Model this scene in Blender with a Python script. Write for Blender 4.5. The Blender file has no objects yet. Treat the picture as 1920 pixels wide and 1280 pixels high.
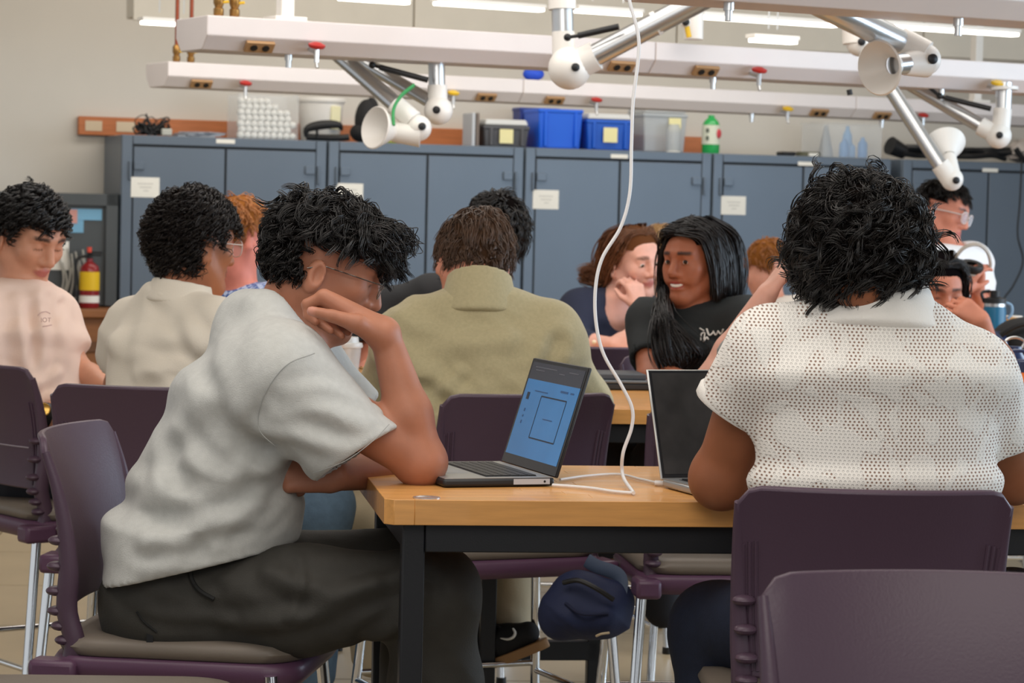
import bpy, bmesh, math, random
import numpy as np
from mathutils import Vector, Matrix

# ------------------------------------------------------------------ camera
SC = bpy.context.scene
COL = SC.collection
FPX = 4900.0
_a = math.atan(248 / FPX); _rho = .024
CAM = np.array([0, 0, 1.42])
_fw = np.array([0, math.cos(_a), -math.sin(_a)])
_u0 = np.array([0, math.sin(_a), math.cos(_a)]); _r0 = np.array([1., 0, 0])
_R = math.cos(_rho) * _r0 + math.sin(_rho) * _u0
_U = -math.sin(_rho) * _r0 + math.cos(_rho) * _u0
def P(x, y, D):
    """point of the room seen at photo pixel (x, y), D metres into the room"""
    return CAM + D * (_fw + (x - 960) / FPX * _R - (y - 640) / FPX * _U)
def PZ(x, y, z):
    d = _fw + (x - 960) / FPX * _R - (y - 640) / FPX * _U
    return CAM + d * ((z - CAM[2]) / d[2])
cam = bpy.data.cameras.new('camera'); camo = bpy.data.objects.new('camera', cam); COL.objects.link(camo)
cam.sensor_width = 36; cam.lens = 36 * FPX / 1920; cam.clip_end = 200
camo.matrix_world = Matrix(((_R[0], _U[0], -_fw[0], 0), (_R[1], _U[1], -_fw[1], 0), (_R[2], _U[2], -_fw[2], CAM[2]), (0, 0, 0, 1)))
cam.dof.use_dof = True; cam.dof.focus_distance = 4.7; cam.dof.aperture_fstop = 12
SC.camera = camo
# ------------------------------------------------------------------ light
SC.view_settings.view_transform = 'Standard'; SC.view_settings.look = 'None'
SC.view_settings.exposure = 0.05; SC.view_settings.gamma = 1
W = bpy.data.worlds.new('world'); SC.world = W; W.use_nodes = True
W.node_tree.nodes['Background'].inputs[0].default_value = (.93, .97, 1.0, 1)
W.node_tree.nodes['Background'].inputs[1].default_value = .66
def area(name, loc, target, size, power, color):
    l = bpy.data.lights.new(name, 'AREA'); l.shape = 'RECTANGLE'; l.size, l.size_y = size
    l.energy = power; l.color = color
    o = bpy.data.objects.new(name, l); COL.objects.link(o); o.location = loc
    o.rotation_euler = (Vector(target) - Vector(loc)).to_track_quat('-Z', 'Y').to_euler()
    return o
# ceiling luminaires over the room, added fill lamps, daylight from the windows on the right
area('ceiling_luminaire_near', (-.6, 4.2, 2.95), (-.6, 4.6, 0), (3.2, 1.6), 44, (1, .95, .89))
area('fill_lamp_rear', (.4, .8, 2.95), (.4, 4.2, .9), (3.2, 1.6), 50, (1, .95, .88))  # added lamp behind the camera, brightens the knit shirt's back and near chair
area('ceiling_luminaire_middle', (0, 8.2, 2.95), (0, 8.6, 0), (4.5, 2.0), 70, (1, .95, .89))
area('ceiling_luminaire_far', (.2, 14.95, 3.2), (.05, 15.4, 1.6), (5.6, .8), 55, (1, .95, .88))
area('fill_lamp_back_row', (0, 11.3, 3.1), (0, 12.4, 1.6), (6, 1.2), 72, (1, .95, .87))  # added lamp, brightens the bulkhead and the far carrier
area('window_daylight', (6.2, 7.5, 1.9), (0, 8.0, 1.0), (6.5, 2.0), 270, (.66, .83, 1))

# ------------------------------------------------------------------ materials
def lin(c):
    return tuple(((v / 255) / 12.92 if v / 255 <= .04045 else ((v / 255 + .055) / 1.055) ** 2.4) for v in c[:3]) + (1,)
_mats = {}
def mat(name, rgb, rough=.6, metal=0, var=0, vscale=8, bump=0, bscale=60, stretch=(1, 1, 1), emit=0, trans=0, alpha=1, coat=0, sheen=0, rnd=0, ior=1.45, spec=.5, sss=0):
    if name in _mats: return _mats[name]
    m = bpy.data.materials.new(name); m.use_nodes = True; _mats[name] = m
    nt = m.node_tree; b = nt.nodes['Principled BSDF']
    base = lin(rgb)
    b.inputs['Base Color'].default_value = base
    b.inputs['Roughness'].default_value = rough; b.inputs['Metallic'].default_value = metal
    b.inputs['IOR'].default_value = ior; b.inputs['Specular IOR Level'].default_value = spec
    b.inputs['Transmission Weight'].default_value = trans; b.inputs['Alpha'].default_value = alpha
    b.inputs['Coat Weight'].default_value = coat; b.inputs['Sheen Weight'].default_value = sheen
    if emit:
        b.inputs['Emission Color'].default_value = base; b.inputs['Emission Strength'].default_value = emit
    if var or bump or rnd:
        tc = nt.nodes.new('ShaderNodeTexCoord'); mp = nt.nodes.new('ShaderNodeMapping')
        mp.inputs['Scale'].default_value = stretch
        nt.links.new(tc.outputs['Object'], mp.inputs[0])
    if var or rnd:
        n = nt.nodes.new('ShaderNodeTexNoise'); n.inputs['Scale'].default_value = vscale; n.inputs['Detail'].default_value = 5
        nt.links.new(mp.outputs[0], n.inputs['Vector'])
        mr = nt.nodes.new('ShaderNodeMapRange'); mr.inputs[1].default_value = .3; mr.inputs[2].default_value = .7
        mr.inputs[3].default_value = 1 - var; mr.inputs[4].default_value = 1 + var
        nt.links.new(n.outputs['Fac'], mr.inputs[0]); src = mr.outputs[0]
        if rnd:
            oi = nt.nodes.new('ShaderNodeObjectInfo'); m2 = nt.nodes.new('ShaderNodeMapRange')
            m2.inputs[3].default_value = 1 - rnd; m2.inputs[4].default_value = 1 + rnd
            nt.links.new(oi.outputs['Random'], m2.inputs[0])
            mm = nt.nodes.new('ShaderNodeMath'); mm.operation = 'MULTIPLY'
            nt.links.new(src, mm.inputs[0]); nt.links.new(m2.outputs[0], mm.inputs[1]); src = mm.outputs[0]
        mx = nt.nodes.new('ShaderNodeVectorMath'); mx.operation = 'SCALE'
        mx.inputs[0].default_value = base[:3]; nt.links.new(src, mx.inputs['Scale'])
        nt.links.new(mx.outputs[0], b.inputs['Base Color'])
    if bump:
        n2 = nt.nodes.new('ShaderNodeTexNoise'); n2.inputs['Scale'].default_value = bscale; n2.inputs['Detail'].default_value = 4
        nt.links.new(mp.outputs[0], n2.inputs['Vector'])
        bp = nt.nodes.new('ShaderNodeBump'); bp.inputs['Strength'].default_value = bump; bp.inputs['Distance'].default_value = .003
        nt.links.new(n2.outputs['Fac'], bp.inputs['Height']); nt.links.new(bp.outputs[0], b.inputs['Normal'])
    return m

# ------------------------------------------------------------------ mesh building
def frame_from(d):
    d = np.array(d, float); d /= np.linalg.norm(d)
    h = np.array([0, 0, 1.]) if abs(d[2]) < .9 else np.array([1., 0, 0])
    u = np.cross(h, d); u /= np.linalg.norm(u); return u, np.cross(d, u), d
def unit(v):
    v = np.array(v, float); return v / np.linalg.norm(v)
def spline(pts, n):
    """Catmull-Rom through the points, n samples"""
    p = np.array(pts, float); p = np.vstack([2 * p[0] - p[1], p, 2 * p[-1] - p[-2]]); m = len(p) - 3
    out = []
    for t in np.linspace(0, m - 1e-6, n):
        i = int(t); f = t - i; a, b, c, d = p[i:i + 4]
        out.append(.5 * ((2 * b) + (-a + c) * f + (2 * a - 5 * b + 4 * c - d) * f * f + (-a + 3 * b - 3 * c + d) * f ** 3))
    return np.array(out)
class MB:
    def __init__(s): s.v = []; s.f = []
    def add(s, v, f):
        o = len(s.v); s.v += [tuple(map(float, q)) for q in v]; s.f += [tuple(int(i) + o for i in q) for q in f]; return s
    def box(s, c, d, M=None, taper=1.0):
        v = []
        for z in (-1, 1):
            k = 1.0 if z < 0 else taper
            for x, y in ((-1, -1), (1, -1), (1, 1), (-1, 1)):
                q = np.array([x * d[0] / 2 * k, y * d[1] / 2 * k, z * d[2] / 2])
                if M is not None: q = np.array(M) @ q
                v.append(q + np.array(c))
        return s.add(v, [(3, 2, 1, 0), (4, 5, 6, 7), (0, 1, 5, 4), (1, 2, 6, 5), (2, 3, 7, 6), (3, 0, 4, 7)])
    def tube(s, pts, r, n=12, cap=True, flat=1.0):
        p = np.array(pts, float); m = len(p); r = np.broadcast_to(np.array(r, float), (m,))
        t = np.gradient(p, axis=0); t /= np.linalg.norm(t, axis=1)[:, None] + 1e-12
        u, w, _ = frame_from(t[0]); v = []
        for i in range(m):
            u = u - t[i] * (u @ t[i]); u /= np.linalg.norm(u); w = np.cross(t[i], u)
            for k in range(n):
                a = 2 * math.pi * k / n
                v.append(p[i] + r[i] * (math.cos(a) * u + math.sin(a) * w * flat))
        f = [(i * n + k, i * n + (k + 1) % n, (i + 1) * n + (k + 1) % n, (i + 1) * n + k) for i in range(m - 1) for k in range(n)]
        if cap: f += [tuple(range(n - 1, -1, -1)), tuple((m - 1) * n + k for k in range(n))]
        return s.add(v, f)
    def lathe(s, prof, c=(0, 0, 0), axis=(0, 0, 1), n=24, cap=True):
        u, w, d = frame_from(axis); v = []; m = len(prof)
        for r, z in prof:
            for k in range(n):
                a = 2 * math.pi * k / n
                v.append(np.array(c) + d * z + r * (math.cos(a) * u + math.sin(a) * w))
        f = [(i * n + k, i * n + (k + 1) % n, (i + 1) * n + (k + 1) % n, (i + 1) * n + k) for i in range(m - 1) for k in range(n)]
        if cap: f += [tuple(range(n - 1, -1, -1)), tuple((m - 1) * n + k for k in range(n))]
        return s.add(v, f)
    def prism(s, poly, a, b):
        """poly = list of 3-d points, extruded from offset a to offset b (vectors)"""
        n = len(poly); v = [np.array(q) + np.array(a) for q in poly] + [np.array(q) + np.array(b) for q in poly]
        f = [tuple(range(n - 1, -1, -1)), tuple(range(n, 2 * n))] + [(i, (i + 1) % n, n + (i + 1) % n, n + i) for i in range(n)]
        return s.add(v, f)
    def ball(s, c, r, n=16, m=10, M=None):
        r = np.broadcast_to(np.array(r, float), (3,)); v = []
        for i in range(m + 1):
            th = math.pi * i / m
            for k in range(n):
                ph = 2 * math.pi * k / n
                q = r * np.array([math.sin(th) * math.cos(ph), math.sin(th) * math.sin(ph), math.cos(th)])
                if M is not None: q = np.array(M) @ q
                v.append(q + np.array(c))
        return s.add(v, [(i * n + k, (i + 1) * n + k, (i + 1) * n + (k + 1) % n, i * n + (k + 1) % n) for i in range(m) for k in range(n)])
def wloc(o):
    r = np.zeros(3)
    while o is not None: r = r + np.array(o.location); o = o.parent
    return r
def link(name, me, material, parent=None, loc=None):
    o = bpy.data.objects.new(name, me); COL.objects.link(o)
    if material is not None: me.materials.append(material)
    if parent is not None: o.parent = parent
    if loc is not None: o.location = loc
    return o
def rawmesh(name, v, f):
    """fast mesh from an (n,3) array and an (m,4) or (m,3) array of faces"""
    v = np.asarray(v, np.float32); f = np.asarray(f, np.int32); k = f.shape[1]
    me = bpy.data.meshes.new(name); me.vertices.add(len(v)); me.vertices.foreach_set('co', v.ravel())
    me.loops.add(f.size); me.loops.foreach_set('vertex_index', f.ravel())
    me.polygons.add(len(f)); me.polygons.foreach_set('loop_start', np.arange(0, f.size, k, dtype=np.int32))
    me.polygons.foreach_set('loop_total', np.full(len(f), k, np.int32))
    me.polygons.foreach_set('use_smooth', np.ones(len(f), bool)); me.update(); me.validate()
    return me
def build(mb, name, material, parent=None, bevel=0, world=False, origin=None, smooth=True, ang=40):
    v = np.array(mb.v)
    if world and parent is not None: v = v - wloc(parent)
    loc = None
    if parent is None:
        loc = np.array(origin) if origin is not None else np.array([(v[:, 0].min() + v[:, 0].max()) / 2, (v[:, 1].min() + v[:, 1].max()) / 2, v[:, 2].min()])
        v = v - loc
    me = bpy.data.meshes.new(name); me.from_pydata([tuple(q) for q in v], [], mb.f)
    bm = bmesh.new(); bm.from_mesh(me); bmesh.ops.recalc_face_normals(bm, faces=bm.faces); bm.to_mesh(me); bm.free()
    if smooth:
        me.polygons.foreach_set('use_smooth', [True] * len(me.polygons)); me.set_sharp_from_angle(angle=math.radians(ang))
    o = link(name, me, material, parent, loc)
    if bevel:
        b = o.modifiers.new('bevel', 'BEVEL'); b.width = bevel; b.segments = 2; b.limit_method = 'ANGLE'; b.angle_limit = math.radians(40)
    return o
def tag(o, label, cat, group=None):
    o['label'] = label; o['category'] = cat
    if group: o['group'] = group
    return o
def thing(name, label, cat, loc=(0, 0, 0), rotz=0, group=None):
    o = bpy.data.objects.new(name, None); COL.objects.link(o); o.location = tuple(map(float, loc)); o.rotation_euler = (0, 0, rotz)
    o.empty_display_size = .1
    return tag(o, label, cat, group)
def struct(o): o['kind'] = 'structure'; return o
def copy_tree(o, parent=None):
    c = o.copy(); COL.objects.link(c); c.parent = parent
    for ch in list(o.children): copy_tree(ch, c)
    return c
def rotz(a): return np.array([[math.cos(a), -math.sin(a), 0], [math.sin(a), math.cos(a), 0], [0, 0, 1]])
def text_mesh(name, s, size, M, material, parent, extrude=.0006):
    """flat lettering: M is a 4x4 Matrix in the parent's space"""
    cu = bpy.data.curves.new(name, 'FONT'); cu.body = s; cu.size = size; cu.extrude = extrude; cu.align_x = 'CENTER'; cu.align_y = 'CENTER'
    t = bpy.data.objects.new(name, cu); COL.objects.link(t)
    dg = bpy.context.evaluated_depsgraph_get(); me = bpy.data.meshes.new_from_object(t.evaluated_get(dg))
    bpy.data.objects.remove(t); me.transform(M)
    return link(name, me, material, parent)
# ================================================================== the room
TH = math.radians(18)
EW = np.array([math.cos(TH), math.sin(TH), 0]); NW = np.array([-math.sin(TH), math.cos(TH), 0])
Q0 = P(228, 252, 15.0); CABZ = Q0[2]; Q0 = np.array([Q0[0], Q0[1], 0])
def px_of(p):
    v = np.array(p) - CAM; return 960 + FPX * (v @ _R) / (v @ _fw)
def py_of(p):
    v = np.array(p) - CAM; return 640 - FPX * (v @ _U) / (v @ _fw)
def along(px, org, e, z):
    lo, hi = -8.0, 9.0
    for _ in range(50):
        m = (lo + hi) / 2
        if px_of(np.array(org) + e * m + np.array([0, 0, z])) < px: lo = m
        else: hi = m
    return (lo + hi) / 2
def on_cab(px, dy, z=None):
    """point on the cabinet row below photo column px, dy behind the door plane"""
    o = Q0 + NW * dy; z = CABZ if z is None else z
    return o + EW * along(px, o, EW, z) + np.array([0, 0, z])

M_wall = mat('wall_paint', (212, 206, 196), .85, var=.03, vscale=1.5)
M_floor = mat('floor_tile', (178, 160, 130), .35, var=.06, vscale=3, rnd=.035)
M_grout = mat('floor_grout', (96, 86, 72), .9)
M_ceil = mat('ceiling_paint', (214, 206, 192), .9, var=.02)
M_cab = mat('cabinet_steel', (98, 110, 124), .36, var=.04, vscale=2, bump=.05, bscale=220, metal=.15)
M_cabd = mat('cabinet_gap', (34, 38, 44), .6)
M_paper = mat('paper', (240, 238, 230), .7, var=.02)
M_white = mat('white_enamel', (236, 232, 226), .35, var=.02)
M_alu = mat('brushed_aluminium', (206, 208, 210), .28, metal=.9, bump=.05, bscale=300)
M_black = mat('black_plastic', (26, 26, 28), .45)
M_chrome = mat('chrome', (225, 226, 228), .09, metal=1)
M_steel = mat('black_steel', (25, 26, 30), .42, bump=.05, bscale=300)

# floor slab and its tiles
g = MB(); g.box((0, 8.5, -.06), (18, 22, .1))
floor = struct(build(g, 'floor', M_grout))
tb = MB(); tb.box((0, 0, .004), (.905, .905, .012))
tile_me = None
for i in range(-4, 4):
    for j in range(0, 12):
        c = rotz(math.radians(4)) @ np.array([i * .914, 4.6 + j * .914, 0])
        if tile_me is None:
            t = build(tb, 'tile', M_floor, floor, bevel=.002); tile_me = t.data
        else:
            t = bpy.data.objects.new('tile', tile_me); COL.objects.link(t); t.parent = floor
        t.location = (c[0] - floor.location[0], c[1] - floor.location[1], -.01 - floor.location[2]); t.rotation_euler = (0, 0, math.radians(4))
# back wall and ceiling
g = MB(); o = Q0 + NW * .72
g.box(o + EW * 2.5 + np.array([0, 0, 1.8]), (16, .12, 3.6), rotz(TH))
wall = struct(build(g, 'wall_back', M_wall))
g = MB(); g.box((0, 8.5, 3.65), (18, 22, .1)); struct(build(g, 'ceiling', M_ceil))
# hung cream bulkhead in front of the wall, made of panels
bs = P(250, 38, 13.7); bz = bs[2]
trim = bpy.data.objects.new('trim_1', None); COL.objects.link(trim); trim.location = (bs[0], bs[1], bz); trim.rotation_euler = (0, 0, TH); struct(trim)
g = MB(); g.box((4.5, .12, .42), (9, .2, .8)); build(g, 'core', M_ceil, trim)
for i in range(6):
    g = MB(); g.box((.76 + i * 1.53, .008, .41), (1.522, .024, .82)); build(g, 'panel', M_ceil, trim, bevel=.004)

# ------------------------------------------------------------------ steel cabinets
CW = 1.22
def cabinet(x0, label, paper, hinge=True, tagpx=None):
    t = thing('steel_cabinet', label, 'cabinet', Q0 + EW * x0, TH, 'grey steel cabinets along the wall')
    g = MB(); w = CW - .012; h = CABZ
    g.box((w / 2, .31, h / 2), (w, .6, h)); build(g, 'carcass', M_cab, t, bevel=.004)
    for sx in (.032, w - .032):
        g = MB(); g.box((sx, -.004, h / 2), (.06, .02, h - .004)); build(g, 'stile', M_cab, t, bevel=.003)
    g = MB(); g.box((w / 2, -.004, h - .028), (w - .13, .02, .05)); build(g, 'top_rail', M_cab, t, bevel=.003)
    g = MB(); g.box((w / 2, .004, h / 2), (w - .11, .006, h - .06)); build(g, 'recess', M_cabd, t)
    dw = (w - .14) / 2
    for s in (0, 1):
        cx = .068 + dw / 2 + s * (dw + .008)
        g = MB(); g.box((cx, -.006, (h - .065) / 2 + .03), (dw - .004, .018, h - .13))
        d = build(g, 'door', M_cab, t, bevel=.004)
        hx = .07 if s == 0 else w - .07; si = 1 if s == 0 else -1
        for hz in (h - .175, h - .98, .25):
            g = MB(); g.box((hx + si * .03, -.022, hz), (.06, .016, .05)); g.box((hx - si * .022, -.02, hz - .03), (.014, .02, .11))
            build(g, 'hinge', M_cab, d, bevel=.004)
    if paper:
        px, py = paper; p = PXY(px, py, x0)
        g = MB(); g.box((p[0], -.0165, p[1]), (.165, .002, .115)); pp = build(g, 'paper_sign', M_paper, t)
        pp['label'] = 'white printed sheet taped to the door'
        for k, (lw, dz) in enumerate(((.09, .02), (.07, .0), (.03, -.02))):
            g = MB(); g.box((p[0] + .002 * k, -.0178, p[1] + dz), (lw, .0006, .006)); build(g, 'faint_print', mat('faint_print', (206, 204, 198), .8), pp)
    if tagpx:
        p = PXY(tagpx[0], tagpx[1], x0)
        g = MB(); g.box((p[0], -.0155, p[1]), (.11, .003, .024)); build(g, 'label_strip', M_paper, t)
    return t
def PXY(px, py, x0):
    s = along(px, Q0, EW, CABZ); p = Q0 + EW * s
    lo, hi = 0., 2.4
    for _ in range(40):
        m = (lo + hi) / 2
        if py_of(p + np.array([0, 0, m])) > py: lo = m
        else: hi = m
    return s - x0, lo
cabinet(0, 'grey two-door steel cabinet at the left end under the cable tangle', (273, 351), tagpx=(422, 265))
cabinet(CW, 'grey two-door steel cabinet under the white bucket and black bag', (656, 362))
cabinet(2 * CW, 'grey two-door steel cabinet under the two blue bins', (1024, 374), tagpx=(1160, 293))
cabinet(3 * CW, 'grey two-door steel cabinet under the clear tote, right of the green bottle', (1376, 385), tagpx=(1510, 307))
x5 = along(1692, Q0, EW, CABZ)
cabinet(x5, 'grey two-door steel cabinet at the right end beneath the black hoses', None, tagpx=(1855, 319))
cabinet(x5 + CW, 'grey two-door steel cabinet cut off by the right edge of the picture', None)

# orange-brown timber rail on the wall behind the cabinets
ra = along(146, Q0 + NW * .63, EW, 1.85)
t = thing('wall_rail', 'orange-brown timber rail fixed to the wall behind the cabinets', 'rail', Q0 + NW * .63 + EW * ra + np.array([0, 0, 1.80]), TH)
g = MB(); g.box((2.0, 0, .055), (4.0, .05, .11)); build(g, 'board', mat('rail_timber', (188, 112, 66), .5, var=.12, vscale=6, stretch=(1, 8, 8)), t, bevel=.004)
for xx, ww in ((.09, .10), (.28, .11)):
    g = MB(); g.box((xx, -.027, .055), (ww, .004, .06)); build(g, 'paper_tag', mat('rail_tag', (216, 196, 168), .7), t)

# ------------------------------------------------------------------ corner left of the cabinets
M_dark = mat('dark_board', (74, 78, 80), .35, var=.08, vscale=2)
dx = along(0, Q0 + NW * .1, EW, 1.2) - .4
wdt = -dx - .012
t = thing('display_case', 'dark grey glazed case with papers and wires left of the cabinets', 'display case', Q0 + EW * dx, TH)
zt = P(100, 361, 14.9)[2]; zb = P(150, 574, 14.9)[2]
g = MB(); g.box((wdt / 2, .28, (zt + zb) / 2), (wdt, .5, zt - zb)); build(g, 'case_back', M_dark, t, bevel=.004)
g = MB(); g.box((wdt / 2, .015, zt - .035), (wdt, .03, .07)); g.box((wdt - .035, .015, (zt + zb) / 2), (.07, .03, zt - zb)); build(g, 'frame', M_dark, t, bevel=.003)
def case_sheet(x0, x1, y0, y1, m, name, dep=.022):
    a = along(x0, Q0, EW, 1.3) - dx; b = along(x1, Q0, EW, 1.3) - dx
    za = P(x0, y0, 14.9)[2]; zc = P(x0, y1, 14.9)[2]
    g = MB(); g.box(((a + b) / 2, dep, (za + zc) / 2), (b - a, .004, za - zc)); return build(g, name, m, t)
case_sheet(95, 131, 452, 506, M_paper, 'paper_sheet'); case_sheet(112, 146, 392, 418, mat('red_print', (205, 150, 142), .7), 'red_notice')
case_sheet(134, 192, 391, 412, mat('blue_reflection', (118, 172, 204), .4), 'blue_reflection', .024); case_sheet(130, 158, 412, 436, mat('blue_reflection', (0, 0, 0)), 'blue_reflection', .026)  # blue-white screen reflection on the glass, painted as thin sheets
random.seed(3)
for k in range(9):
    x = 110 + k * 6; a = along(x, Q0, EW, 1.2) - dx
    z1 = P(x, 505 + random.uniform(-40, 5), 14.9)[2]; z0 = P(x, 572, 14.9)[2]
    g = MB(); g.tube(spline([(a + random.uniform(-.02, .02), 0, z1), (a + .03, -.01, (z0 + z1) / 2), (a + random.uniform(-.03, .05), 0, z0 + .01)], 12), .006, 6); build(g, 'wire', mat('grey_wire', (170, 168, 160), .5), t)
t = thing('timber_bench', 'brown timber bench carrying the fire extinguisher', 'bench', Q0 + EW * dx - NW * .28, TH)
M_bench = mat('bench_timber', (140, 88, 48), .5, var=.15, vscale=5, stretch=(1, 6, 6))
g = MB(); g.box((wdt / 2, .2, zb - .03), (wdt, .56, .045)); build(g, 'bench_top', M_bench, t, bevel=.006)
zc = P(150, 690, 14.7)[2]
g = MB(); g.box((wdt / 2, .22, (zb - .055 + zc) / 2), (wdt - .03, .46, zb - .055 - zc)); fr = build(g, 'bench_front', M_bench, t, bevel=.004)
g = MB(); g.box((wdt - .27, -.02, zc + .12), (.26, .02, .06)); build(g, 'pull', mat('bench_pull', (104, 66, 38), .5), t, bevel=.004)
g = MB(); g.box((wdt / 2, .22, zc / 2), (wdt - .03, .44, zc)); build(g, 'plinth', mat('bench_plinth', (190, 186, 172), .6, var=.05), t, bevel=.004)
# fire extinguisher standing on the bench
s = along(168, Q0 - NW * .12, EW, 1.0); p = Q0 - NW * .12 + EW * s
t = thing('fire_extinguisher', 'red fire extinguisher with a yellow label on the timber bench', 'extinguisher', (p[0], p[1], zb - .006))
g = MB(); g.lathe([(.052, 0), (.056, .012), (.056, .20), (.05, .235), (.028, .255), (.018, .262), (.018, .28)]); build(g, 'cylinder', mat('extinguisher_red', (138, 24, 30), .3, coat=.3), t)
g = MB(); g.lathe([(.0575, .10), (.0575, .205)], cap=False); build(g, 'yellow_label', mat('label_yellow', (232, 190, 24), .5), t)
g = MB(); g.lathe([(.0575, .03), (.0575, .07)], cap=False); build(g, 'white_band', M_paper, t)
g = MB(); g.tube([(0, 0, .28), (0, 0, .31)], .014); g.box((.03, -.01, .315), (.09, .02, .012)); g.box((.035, -.01, .30), (.07, .018, .01)); build(g, 'valve', M_black, t, bevel=.002)
g = MB(); g.tube(spline([(-.012, 0, .295), (-.07, -.02, .27), (-.075, -.03, .12), (-.068, -.03, .06)], 16), .009, 8); build(g, 'hose', M_black, t)
g = MB(); g.lathe([(.012, 0), (.014, .03)], (0, -.02, .315)); build(g, 'gauge', mat('gauge_red', (226, 80, 60), .4), t)

# ------------------------------------------------------------------ overhead service carriers
TB = math.radians(28)
EB = np.array([math.cos(TB), math.sin(TB), 0]); NB = np.array([-math.sin(TB), math.cos(TB), 0])
M_beam = mat('carrier_enamel', (222, 213, 210), .4, var=.015)
M_box = mat('outlet_bronze', (176, 138, 98), .4, metal=.3)
M_red = mat('valve_red', (176, 44, 40), .4); M_yel = mat('valve_yellow', (226, 184, 40), .4)
M_brass = mat('brass', (150, 112, 62), .35, metal=.8)
def carrier(label, start, length, h, dep, outlets, knobs, nozzles, seams, kn=1.0):
    org = np.array([start[0], start[1], start[2] - h])
    t = thing('service_carrier', label, 'service beam', org, TB, 'white overhead service carriers')
    a = .42 * h
    g = MB(); prof = [(0, 0, h), (0, 0, a), (0, .05, 0), (0, dep - .05, 0), (0, dep, a), (0, dep, h)]
    xs = [0] + [along(sx, org + np.array([0, 0, h]), EB, 0) for sx in seams] + [length]
    for i in range(len(xs) - 1):
        g = MB(); g.prism(prof, (xs[i] + .0015, 0, 0), (xs[i + 1] - .0015, 0, 0)); build(g, 'panel', M_beam, t, bevel=.004, smooth=False)
    tilt = math.atan2(a, .05)
    nrm = np.array([0, -math.sin(tilt), -math.cos(tilt)]); upv = np.array([0, -math.cos(tilt), math.sin(tilt)])
    M = np.array([[1, 0, 0], [0, 0, 0], [0, 0, 0]], float); M[:, 1] = -nrm; M[:, 2] = upv
    mid = np.array([0, .022, .46 * a])
    for px in outlets:
        x = along(px, org, EB, a / 2); c = np.array([x, 0, 0]) + mid
        g = MB(); g.box(c + nrm * .006, (.105 * kn, .014, .045), M); o = build(g, 'outlet', M_box, t, bevel=.002)
        for s in (-.022, .022):
            g = MB(); g.lathe([(.013, 0), (.013, .004)], c + nrm * .0125 + np.array([s * kn, 0, 0]), nrm, 14); build(g, 'socket', M_black, o)
    for px, cm in knobs:
        x = along(px, org, EB, a / 2); c = np.array([x, -.03, .45 * a])
        g = MB(); g.lathe([(.026, 0), (.03, .006), (.03, .012), (.012, .02)], c, (0, -.25, 1), 16); k = build(g, 'valve_knob', cm, t)
        g = MB(); g.tube([c, c - np.array([0, 0, .05])], .009, 8); g.tube([c - np.array([0, 0, .045]), c - np.array([0, .01, .07])], .006, 8); build(g, 'spout', M_alu, k)
        g = MB(); g.tube([c + np.array([0, 0, -.015]), np.array([x, .03, .4 * a])], .008, 8); build(g, 'stem', M_alu, k)
    for px in nozzles:
        x = along(px, org, EB, 0)
        g = MB(); g.tube([(x, .08, .005), (x, .08, -.02)], .014, 10); g.tube([(x, .08, -.02), (x, .08, -.045)], .010, 10); build(g, 'nozzle', M_alu, t)
    return t, org
s1 = P(315, 115, 12.2)
c_far, of = carrier('white overhead service carrier, the far one just above the blue bins', s1, 8.0, .115, .3, (380, 915, 1043, 1540, 1658), ((456, M_red), (845, M_yel), (1113, M_red), (1471, M_yel), (1725, M_red)), (1425, 1670), (982, 1606))
s2 = P(388, 28, 8.9)
c_mid, om = carrier('white overhead service carrier, the middle one with the copper-coloured outlet', s2, 6.5, .115, .3, (490, 1170, 1328), ((587, M_red), (1075, M_yel), (1415, M_red), (1862, M_yel)), (558, 1358, 1788), (1230,))
s3 = P(1270, -98, 6.3)
c_near, on = carrier('white overhead service carrier nearest the viewer, across the top right corner', s3, 4.0, .115, .3, (), (), (1400, 1833), ())
# hangers of the carriers up to the ceiling
def hanger(px, org, nm):
    x = along(px, org, EB, .1); p = org + EB * x + NB * .15
    g = MB(); g.box((p[0], p[1], (org[2] + .1 + 3.6) / 2), (.05, .05, 3.6 - org[2] - .1), rotz(TB)); g.box((p[0], p[1], org[2] + .125), (.12, .12, .02), rotz(TB))
    return tag(build(g, 'carrier_hanger', M_white, bevel=.003), nm, 'hanger')
hanger(1860, of, 'white square hanger tube of the far carrier at the right')
hanger(566, om, 'white square hanger tube rising from the middle carrier near its left end')
hanger(1600, on, 'white square hanger tube of the nearest carrier above the picture edge')
# copper feed pipes with brass ends dropping to the carriers
for px, org, nm, r in ((345, of, 'left copper feed pipe dropping to the far carrier', .0095), (372, of, 'right copper feed pipe dropping to the far carrier', .0095), (430, om, 'left brass-ended feed pipe dropping to the middle carrier', .011), (460, om, 'right brass-ended feed pipe dropping to the middle carrier', .011)):
    x = along(px, org, EB, .115); p = org + EB * x + NB * .1 + np.array([0, 0, .116])
    t = thing('feed_pipe', nm, 'pipe', p, 0, 'feed pipes of the carriers')
    g = MB(); g.tube([(0, 0, .05), (0, 0, 3.6 - p[2])], r, 10); build(g, 'pipe', mat('copper_pipe', (138, 66, 42), .4, metal=.5), t)
    g = MB(); g.lathe([(.012, 0), (.018, .01), (.018, .03), (.013, .035), (.019, .05), (.019, .075), (.012, .085)], n=12); build(g, 'valve_body', M_brass, t)
    g = MB(); g.tube([(0, 0, .05), (.035, -.01, .055)], .005, 8); build(g, 'lever', M_yel, t)

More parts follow.
